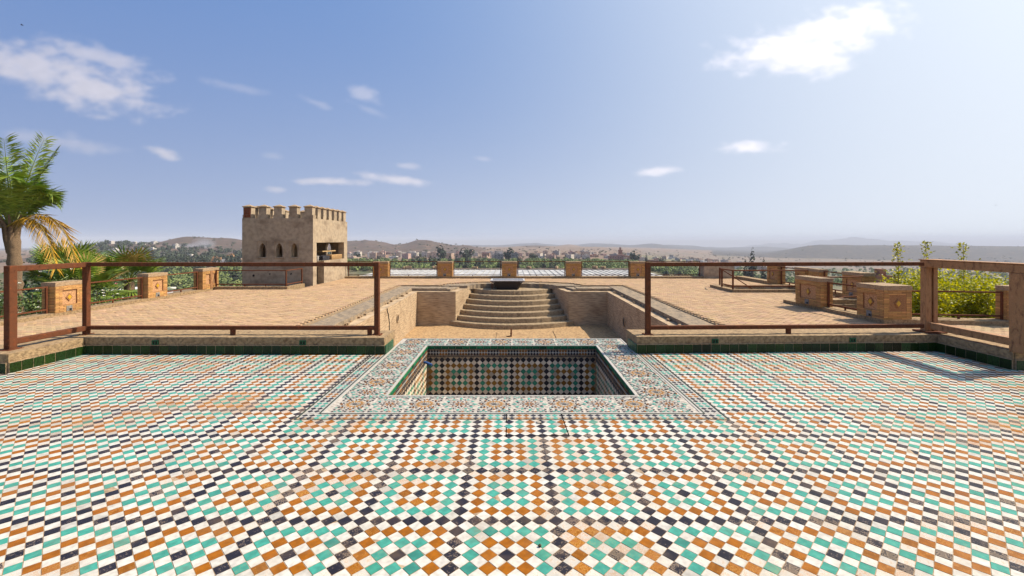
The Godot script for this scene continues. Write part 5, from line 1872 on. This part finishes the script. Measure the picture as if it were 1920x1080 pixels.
	for q in [[-2.6, 0, 2.6, 15, "shaft"], [-3.1, 15, 3.1, 16.2, "gallery"], [-1.3, 16.2, 1.3, 20, "lantern"]]:
		var b := MB.new()
		b.col = Color(0.42, 0.22, 0.16)
		b.box(Vector3(q[0], q[1], q[0]), Vector3(q[2], q[3], q[2]), 0.1)
		obj(q[4], b, M["house render"], mn)
	house("long reddish mosque hall at the foot of the minaret", at_px(1160, 690), 690, 30, 7, 14, Color(0.42, 0.24, 0.18), true)
	# white sheet roof right behind the far parapet
	var rf := thing("sheet_roof", "wide low white sheet-metal roof with raised seams behind the far parapet", "roof", P(0, -3.6, 68))
	var nn := 48
	for i in nn:
		var b := MB.new()
		var x0 := -21.5 + 43.0 * i / nn
		var k := 1.0 + rng.randfn(0, 0.05)
		b.col = Color(k, k, k * 0.99)
		b.box(Vector3(x0 + 0.004, -0.05, -9), Vector3(x0 + 43.0 / nn - 0.004, 0.0 + rng.randfn(0, 0.006), 9))
		obj("roof_panel", b, M["sheet metal"], rf)
		var s := MB.new()
		s.col = Color(0.75, 0.73, 0.70)
		s.box(Vector3(x0 - 0.035, -0.02, -9.01), Vector3(x0 + 0.035, 0.075, 9.01))
		obj("seam", s, M["sheet metal"], rf)
	var wl := MB.new()
	wl.col = Color(0.5, 0.38, 0.28)
	wl.box(Vector3(-21.3, -8, -8.9), Vector3(21.3, -0.06, 8.9))
	obj("wall", wl, M["house render"], rf)
	var rd := MB.new()
	rd.col = Color(0.42, 0.30, 0.22)
	rd.rough(Vector3(-21.8, -0.3, -9.6), Vector3(21.8, 0.22, -9.02), 0.8, 0.12, fine, 0.8)
	obj("back_parapet", rd, M["plain"], rf)
	for i in 12:
		var x := -19 + rng.randf() * 38
		var q := thing("roof_weight", "stone lying along the back edge of the white sheet roof", "stone", P(x, -3.38, 77.3), rng.randf() * 3, "stones on the white roof")
		var m := MB.new()
		m.rough(Vector3(-0.5, 0, -0.2), Vector3(0.5, 0.28 + rng.randf() * 0.2, 0.2), 0.2, 0.12, fine, 2.0)
		obj("stone", m, M["cap stone"], q)
	# smoke drifting from a fire on the slope
	var puffs := []
	for i in 22:
		var u := i / 21.0
		puffs.append([386 - 96 * pow(u, 1.2) + rng.randfn(0, 4), 462 + 7 * u + rng.randfn(0, 2.2) - 6 * exp(-pow((u - 0.12) / 0.1, 2)), 1010 + 2 * i, 18 + 40 * u + rng.randf() * 16, 14 + rng.randf() * 12, 0.0042 * (1.15 - u)])
	for q in puffs:
		var f := FogVolume.new()
		f.name = "smoke"
		f.shape = RenderingServer.FOG_VOLUME_SHAPE_ELLIPSOID
		f.size = Vector3(q[3], q[4], 40)
		f.position = P(at_px(q[0], q[2]), EYE - (q[1] - 450) / FOCAL * q[2], q[2])
		var fm := FogMaterial.new()
		fm.density = q[5]
		fm.albedo = Color(0.92, 0.93, 0.97)
		f.material = fm
		tag(f, "pale smoke drifting along the foot of the left-hand hill", "smoke", "smoke on the hill")
		add_child(f, true)

# ---------------------------------------------------------------- plants in the garden
func leaf_blade(b: MB, a: Vector3, tip: Vector3, w: float, up: Vector3, sag := 0.0) -> void:
	var d := (tip - a)
	var s := d.cross(up).normalized() * w
	var m := a + d * 0.45 + Vector3.UP * sag
	var nn := s.cross(d).normalized()
	if nn.y < 0:
		nn = -nn
		s = -s
	var k := b.v.size()
	b.pt(a, nn); b.pt(m + s, (nn + s.normalized() * 0.3).normalized()); b.pt(tip, nn); b.pt(m - s, (nn - s.normalized() * 0.3).normalized())
	b.ix.append_array(PackedInt32Array([k, k + 2, k + 1, k, k + 3, k + 2]))

# a feather palm frond along a curve; the leaflets hang from both sides of the midrib
func frond(t: Node3D, base: Vector3, dir: Vector3, length: float, rise: float, droop: float, leaf: float, c0: Color, c1: Color, hang: float) -> void:
	var b := MB.new()
	var path := PackedVector3Array()
	var n := 16
	for i in n + 1:
		var u := float(i) / n
		path.append(base + dir * length * (u - 0.18 * droop * u * u) + Vector3.UP * (rise * u * length - droop * length * u * u * (0.4 + 0.6 * u)))
	b.col = Color(0.16, 0.16, 0.05).lerp(c1, 0.3)
	b.tube(path, PackedFloat32Array([0.035, 0.03, 0.026, 0.022, 0.02, 0.018, 0.016, 0.014, 0.013, 0.012, 0.01, 0.009, 0.008, 0.007, 0.006, 0.005, 0.004]), 5)
	var o := obj("frond", b, M["palm leaf"], t)
	var lf := MB.new()
	var nl := 90
	for i in nl:
		var u := 0.14 + 0.86 * float(i) / nl
		var f := u * n
		var k := mini(int(f), n - 1)
		var p := path[k].lerp(path[k + 1], f - k)
		var tan := (path[k + 1] - path[k]).normalized()
		var side := tan.cross(Vector3.UP).normalized()
		if side.length() < 0.5: side = Vector3.RIGHT
		var l := leaf * (0.45 + 0.75 * sin(clampf(u * 1.08, 0, 1) * PI * 0.86)) * (0.8 + rng.randf() * 0.35)
		for s in [-1, 1]:
			var e: Vector3 = (side * s * (1.0 - hang * 0.45) + tan * 0.65 + Vector3.UP * (rng.randfn(0.2, 0.36) - hang) ).normalized()
			var q := 0.7 + rng.randf() * 0.6
			lf.col = c0.lerp(c1, rng.randf()) * q
			var mid: Vector3 = p + e * l * 0.55
			var e2: Vector3 = (e + Vector3.DOWN * (0.35 + hang * 0.7)).normalized()
			var up := tan.cross(e)
			leaf_blade(lf, p, mid + e2 * l * 0.5, 0.0075, up, 0.05 * l)
	obj("leaflets", lf, M["palm leaf"], o, "stuff")

func feather_palm() -> void:
	rng.seed = 301
	var t := thing("feather_palm", "tall feather palm with one golden dying frond at the left edge", "palm tree", P(-15.0, GARDEN, 13.5))
	var b := MB.new()
	var path := PackedVector3Array()
	var rad := PackedFloat32Array()
	for i in 40:
		var u := i / 39.0
		path.append(Vector3(0.12 * sin(u * 3.0), u * 4.95, 0.05 * u))
		rad.append(0.125 + 0.03 * u + 0.012 * sin(i * 2.1) + (0.03 if i % 5 == 0 else 0.0))
	b.tube(path, rad, 14)
	obj("trunk", b, M["bark"], t)
	var top := path[39]
	var sheath := MB.new()
	for k in 9:
		var a := TAU * k / 9 + 0.2
		sheath.col = Color(1.6, 1.35, 1.0) * (0.7 + rng.randf() * 0.5)
		var d := Vector3(cos(a), 0, sin(a))
		sheath.tube(PackedVector3Array([top + d * 0.09 - Vector3.UP * 0.85, top + d * 0.13 - Vector3.UP * 0.4, top + d * 0.17 + Vector3.UP * 0.0, top + d * 0.38 + Vector3.UP * 0.30]), PackedFloat32Array([0.03, 0.06, 0.05, 0.02]), 6)
	obj("leaf_base", sheath, M["bark"], t)
	var g0 := Color(0.14, 0.27, 0.04)
	var g1 := Color(0.38, 0.48, 0.08)
	for k in 12:
		var a := TAU * k / 12.0 + 0.25
		var d := Vector3(cos(a), 0, sin(a))
		frond(t, top + d * 0.1, d, 0.95 + rng.randf() * 0.3, 1.6 + rng.randf() * 0.5, 0.75 + rng.randf() * 0.3, 0.5, g0, g1, 0.15)
	for k in 7:
		var a := TAU * k / 7.0
		var d := Vector3(cos(a), 0, sin(a))
		frond(t, top + Vector3.UP * 0.1, d, 0.95 + rng.randf() * 0.25, 2.3 + rng.randf() * 0.5, 0.3, 0.45, g0, g1, 0.0)
	# the golden ones
	var y0 := Color(0.45, 0.24, 0.015)
	var y1 := Color(0.60, 0.34, 0.03)
	frond(t, top + Vector3(0.12, 0.0, 0.1), Vector3(0.99, 0, 0.1).normalized(), 2.6, 0.55, 0.98, 0.52, y0, y1, 0.75)
	frond(t, top + Vector3(0.05, -0.05, 0.15), Vector3(0.97, 0, 0.25).normalized(), 2.45, 0.5, 1.0, 0.5, y0, y1 * 1.1, 0.8)
	frond(t, top + Vector3(-0.1, -0.05, 0.1), Vector3(-0.8, 0, 0.6).normalized(), 1.9, 0.5, 1.0, 0.55, y0, Color(0.5, 0.2, 0.06), 0.7)
	frond(t, top + Vector3(-0.05, -0.1, 0.12), Vector3(-0.3, 0, 0.95).normalized(), 1.5, 0.3, 1.0, 0.5, y0, Color(0.45, 0.16, 0.05), 0.7)

func fan_palm(label: String, x: float, d: float, ty: float, s: float, n: int, seed_: int) -> void:
	rng.seed = seed_
	var t := thing("fan_palm", label, "palm tree", P(x, GARDEN, d))
	var h := ty - GARDEN
	var b := MB.new()
	b.tube(PackedVector3Array([Vector3(0, 0, 0), Vector3(0.03, h * 0.5, 0), Vector3(0, h, 0)]), PackedFloat32Array([0.26, 0.22, 0.16]), 12)
	obj("trunk", b, M["bark"], t)
	for k in n:
		var a := TAU * k / n * 2.4 + rng.randfn(0, 0.2)
		var lift := lerpf(1.25, -0.45, float(k) / n) + rng.randfn(0, 0.12)
		var dir := Vector3(cos(a) * cos(lift), sin(lift), sin(a) * cos(lift))
		var st := MB.new()
		var top := Vector3(0, h, 0)
		var hub := top + dir * s * (0.75 + rng.randf() * 0.25) - Vector3.UP * 0.05
		st.col = Color(0.16, 0.18, 0.03)
		st.tube(PackedVector3Array([top, (top + hub) / 2 + Vector3.UP * 0.06, hub]), PackedFloat32Array([0.022, 0.016, 0.012]), 5)
		var o := obj("leaf_stalk", st, M["palm leaf"], t)
		var f := MB.new()
		var side := dir.cross(Vector3.UP).normalized()
		var nrm := side.cross(dir).normalized()
		var nb := 26
		var dry := rng.randf() < 0.05
		for i in nb:
			var w := lerpf(-2.0, 2.0, i / float(nb - 1))
			var e := (dir * cos(w) + side * sin(w) + nrm * 0.18 * cos(w * 0.7)).normalized()
			var l := s * 0.80 * (0.72 + 0.28 * cos(w * 0.8)) * (0.9 + rng.randf() * 0.18)
			var q := 0.75 + rng.randf() * 0.5
			f.col = (Color(0.36, 0.22, 0.06) if dry else Color(0.085, 0.17, 0.022).lerp(Color(0.22, 0.27, 0.03), rng.randf())) * q
			var m := hub + e * l * 0.62
			leaf_blade(f, hub, m, 0.045 * s, nrm, 0.0)
			leaf_blade(f, hub + e * l * 0.40, m + (e + Vector3.DOWN * 0.55).normalized() * l * 0.42, 0.030 * s, nrm, 0.0)
		obj("fan_leaf", f, M["palm leaf"], o)

func shrub(called: String, label: String, cat: String, x: float, d: float, y0: float, h: float, w: float, n: int, size: float, c0: Color, c1: Color, m: String, seed_: int, flowers := 0, stalks := 0, group := "") -> void:
	rng.seed = seed_
	var t := thing(called, label, cat, P(x, y0, d), 0.0, group)
	var st := MB.new()
	st.col = Color(0.8, 0.7, 0.6)
	var tips := []
	for i in 15:
		var a := rng.randf() * TAU
		var r := w * (0.25 + 0.6 * rng.randf())
		var e := Vector3(cos(a) * r, h * (0.70 + 0.28 * rng.randf()) * (1.0 - 0.15 * r / w), sin(a) * r)
		var mid := e * 0.5 + Vector3(rng.randfn(0, 0.07), 0.1, rng.randfn(0, 0.07))
		st.tube(PackedVector3Array([Vector3(cos(a) * 0.06, 0, sin(a) * 0.06), mid, e]), PackedFloat32Array([0.022, 0.014, 0.006]), 5)
		tips.append([mid, e])
	for i in stalks:
		var a := rng.randf() * TAU
		var e := Vector3(cos(a) * w * 0.35, h * 1.18, sin(a) * w * 0.2)
		st.tube(PackedVector3Array([Vector3(0, h * 0.3, 0), e * 0.75, e]), PackedFloat32Array([0.016, 0.011, 0.005]), 5)
		for k in 3: tips.append([e * 0.93, e])
	obj("stem", st, M["bark"], t)
	var lf := MB.new()
	for i in n:
		var q: Array = tips[i % tips.size()]
		var u := pow(rng.randf(), 0.5)
		var spread := w * (0.24 if i % tips.size() < 15 else 0.08)
		var p: Vector3 = (q[0] as Vector3).lerp(q[1], u) + Vector3(rng.randfn(0, spread), rng.randfn(0, spread * 1.0), rng.randfn(0, spread))
		if p.y < 0.05: p.y = rng.randf() * h * 0.3
		var e := Vector3(rng.randfn(0, 1), rng.randfn(0.35, 0.7), rng.randfn(0, 1)).normalized()
		var k := 0.65 + rng.randf() * 0.7
		lf.col = c0.lerp(c1, rng.randf()) * k
		leaf_blade(lf, p, p + e * size * (0.7 + rng.randf() * 0.6), size * 0.26, Vector3(rng.randfn(0, 1), 1, rng.randfn(0, 1)).normalized(), 0.0)
	obj("foliage", lf, M[m], t, "stuff")
	for i in flowers:
		var q: Array = tips[i % tips.size()]
		var p: Vector3 = (q[1] as Vector3) + Vector3(rng.randfn(0, w * 0.3), rng.randfn(0.0, 0.25), rng.randfn(0, w * 0.3))
		var fl := MB.new()
		var pink := rng.randf() < 0.05
		for k in 9:
			fl.col = (Color(0.7, 0.25, 0.3) if pink else Color(0.85, 0.82, 0.74)) * (0.85 + rng.randf() * 0.2)
			var a := TAU * k / 9 * 2.0
			var e := Vector3(cos(a), 0.25 + 0.12 * k, sin(a)).normalized()
			leaf_blade(fl, p, p + e * 0.055, 0.024, Vector3.UP, 0.01)
		obj("rose", fl, M["leaf"], t)

func garden() -> void:
	feather_palm()
	fan_palm("fan palm right behind the feather palm's trunk at the left edge", -14.9, 15.6, -0.25, 0.9, 22, 311)
	fan_palm("fan palm hidden low between the feather palm and the left post", -16.6, 16.6, 0.0, 0.95, 18, 312)
	fan_palm("fan palm seen through the left railing beside its corner post", -17.2, 17.6, 0.0, 1.1, 22, 313)
	fan_palm("fan palm with its trunk showing beside the second diamond pier", -15.0, 17.6, -0.15, 1.0, 22, 314)
	fan_palm("fan palm at the very edge of the picture, lower left", -15.6, 12.0, -0.5, 0.9, 18, 315)
	var g0 := Color(0.03, 0.07, 0.015)
	var g1 := Color(0.13, 0.17, 0.03)
	shrub("rose_bush", "white rose bush behind the railing at the far left edge", "rose bush", -13.0, 11.2, -2.4, 2.75, 0.75, 2600, 0.075, g0, g1, "leaf", 321, 20)
	shrub("rose_bush", "rose bush with one pink bloom left of the nearest diamond pier", "rose bush", -13.0, 12.4, -2.4, 2.7, 0.8, 2600, 0.075, g0, g1, "leaf", 322, 14)
	shrub("rose_bush", "white rose bush right of the nearest diamond pier", "rose bush", -12.6, 13.4, -2.4, 2.7, 0.7, 2600, 0.075, g0, g1, "leaf", 323, 22)
	shrub("rose_bush", "low white rose bush before the white garden shed", "rose bush", -12.5, 14.3, -2.5, 2.3, 0.7, 2000, 0.075, g0, g1, "leaf", 324, 14)
	shrub("garden_shrub", "dark leafy shrub beyond the rose bushes at left", "shrub", -15.6, 13.0, -3.0, 2.9, 1.3, 2200, 0.12, g0, Color(0.09, 0.13, 0.03), "leaf", 325)
	shrub("garden_shrub", "dark shrub filling the gap below the fan palms", "shrub", -17.5, 19.5, -3.0, 2.6, 1.6, 2200, 0.14, g0, Color(0.09, 0.13, 0.03), "leaf", 326)
	shrub("garden_shrub", "leafy shrub between fan palms at the left edge", "shrub", -18.6, 17.2, -3.0, 3.3, 1.5, 2200, 0.14, g0, Color(0.11, 0.15, 0.03), "leaf", 327)
	var shed := thing("garden_shed", "low white garden shed seen between rose bush and fan palm", "shed", P(-20.0, GARDEN, 24.0))
	for q in [["wall", Vector3(-1.2, 0, -1.2), Vector3(1.0, 1.75, 1.2), Color(0.52, 0.50, 0.52)], ["roof", Vector3(-1.3, 1.751, -1.3), Vector3(1.1, 1.86, 1.3), Color(0.78, 0.74, 0.68)]]:
		var m := MB.new()
		m.col = q[3]
		m.box(q[1], q[2], 0.02)
		obj(q[0], m, M["house render"], shed)
	for k in 9:
		var m := MB.new()
		m.col = Color(0.74, 0.70, 0.66)
		m.box(Vector3(1.3 + k * 0.19, 0, 0.9), Vector3(1.45 + k * 0.19, 1.55, 0.98), 0.008)
		obj("fence_board", m, M["plain"], shed)
	# sunlit yellow-green young trees behind the right railing
	var y0 := Color(0.22, 0.27, 0.012)
	var y1 := Color(0.50, 0.48, 0.02)
	var names := ["yellow-green bush with the leftmost tall shoot, right of the corner pier", "yellow-green bush just left of the heavy frame's corner post", "yellow-green bush behind the frame's corner post", "yellow-green bush in the left half of the heavy frame", "yellow-green bush in the middle of the heavy frame", "yellow-green bush in the right half of the heavy frame", "yellow-green bush beside the frame's near post", "yellow-green bush at the right edge of the picture"]
	var xs := [10.75, 11.2, 11.6, 12.2, 12.9, 13.5, 14.2, 14.9]
	var hs := [3.6, 3.7, 3.75, 3.6, 3.5, 3.6, 3.9, 3.9]
	for k in 8:
		shrub("bright_bush", names[k], "bush", xs[k], 11.9 + 0.35 * (k % 3), GARDEN, hs[k], 0.75, 9000, 0.08, y0, y1, "bright leaf", 341 + k, 0, 0)
	for q in [[12.0, 13.6, "taller yellow-green bush in the second row behind the corner pier"], [13.0, 13.8, "taller yellow-green bush in the second row, seen over the frame's lower left"], [14.2, 13.7, "taller yellow-green bush in the second row, seen over the frame's lower right"]]:
		shrub("bright_bush", q[2], "bush", q[0], q[1], GARDEN, 3.75, 0.85, 8000, 0.085, y0, y1, "bright leaf", 380 + int(q[0] * 10))
	for q in [[1683, 457, 12.4, "left"], [1736, 455, 12.5, "middle"], [1806, 458, 12.6, "right"]]:
		rng.seed = 360 + int(q[0])
		var x := at_px(q[0], q[2])
		var t := thing("tall_shoot", "thin leafy shoot standing above the bushes at right, %s of three" % q[3], "plant", P(x, GARDEN, q[2]))
		var h: float = EYE - (q[1] - 450) / FOCAL * q[2] - GARDEN
		var st := MB.new()
		st.tube(PackedVector3Array([Vector3(0, 0, 0), Vector3(0.04, h * 0.6, 0), Vector3(0, h, 0)]), PackedFloat32Array([0.02, 0.014, 0.005]), 6)
		obj("stem", st, M["bark"], t)
		var lf := MB.new()
		for i in 230:
			var u := 1.0 - 0.28 * pow(rng.randf(), 1.5) if i < 150 else 0.55 + rng.randf() * 0.3
			var p := Vector3(rng.randfn(0, 0.055), h * u, rng.randfn(0, 0.055))
			lf.col = Color(0.13, 0.18, 0.015).lerp(y1, rng.randf()) * (0.7 + rng.randf() * 0.6)
			var e := Vector3(rng.randfn(0, 1), rng.randfn(0.6, 0.6), rng.randfn(0, 1)).normalized()
			leaf_blade(lf, p, p + e * 0.085, 0.022, Vector3(rng.randfn(0, 1), 1, rng.randfn(0, 1)).normalized())
		obj("foliage", lf, M["bright leaf"], t, "stuff")

func small_things() -> void:
	rng.seed = 501
	for q in [[1010, 793, 0.022, 0.010, Color(0.55, 0.46, 0.36), "pebble", "flat pale pebble lying beside the saw cut before the pool", "stone"], [1012, 1026, 0.009, 0.012, Color(0.06, 0.055, 0.02), "seed_pod", "small dark seed pod on a teal tile near the front", "seed pod"], [893, 1058, 0.004, 0.004, Color(0.1, 0.07, 0.04), "crumb", "", ""]]:
		if q[6] == "": continue
		var d: float = FOCAL * EYE / (q[1] - 450.0)
		var t := thing(q[5], q[6], q[7], P(at_px(q[0], d), 0.0015, d))
		var m := MB.new()
		m.col = q[4]
		m.lathe(Vector3.ZERO, PackedVector2Array([Vector2(0.0, 0.0), Vector2(q[2] * 0.8, 0.001), Vector2(q[2], q[3] * 0.5), Vector2(q[2] * 0.75, q[3] * 0.9), Vector2(0.0, q[3])]), 12)
		var o := obj("body", m, M["plain"], t)
		o.scale = Vector3(1, 1, 0.75)
		if q[5] == "seed_pod":
			var s := MB.new()
			s.col = q[4]
			s.tube(PackedVector3Array([Vector3(0, q[3] * 0.8, 0), Vector3(0.002, q[3] + 0.006, 0.001)]), PackedFloat32Array([0.0012]), 5)
			obj("stalk", s, M["plain"], t)
	for q in [[41, 47, 60.0, "bird flying high at the upper left"], [1867, 385, 70.0, "bird flying low at the right"]]:
		var t := thing("bird", q[3], "bird", P(at_px(q[0], q[2]), EYE - (q[1] - 450.0) / FOCAL * q[2], q[2]), 0.6)
		var b := MB.new()
		b.col = Color(0.03, 0.03, 0.035)
		b.tube(PackedVector3Array([Vector3(-0.16, 0, 0), Vector3(-0.08, 0.01, 0), Vector3(0.05, 0.01, 0), Vector3(0.13, 0.02, 0), Vector3(0.18, 0.01, 0)]), PackedFloat32Array([0.012, 0.04, 0.05, 0.03, 0.006]), 8)
		obj("body", b, M["plain"], t)
		for s in [-1, 1]:
			var w := MB.new()
			w.col = b.col
			w.quad(Vector3(-0.05, 0.02, 0), Vector3(0.06, 0.02, 0), Vector3(0.03, 0.10, 0.14 * s), Vector3(-0.05, 0.09, 0.14 * s))
			w.quad(Vector3(-0.05, 0.09, 0.14 * s), Vector3(0.03, 0.10, 0.14 * s), Vector3(-0.06, 0.05, 0.32 * s), Vector3(-0.08, 0.05, 0.3 * s))
			obj("wing", w, M["plain"], t)

func _ready() -> void:
	fine.seed = 3
	fine.frequency = 1.0
	fine.fractal_octaves = 4
	broad.seed = 8
	broad.frequency = 1.0
	broad.fractal_octaves = 4
	view_and_light()
	materials()
	land()
	terrace()
	basin()
	tower()
	mosaic_floor()
	plunge_pool()
	steps()
	mosaic_edges()
	parapet()
	tub()
	countryside()
	garden()
	small_things()
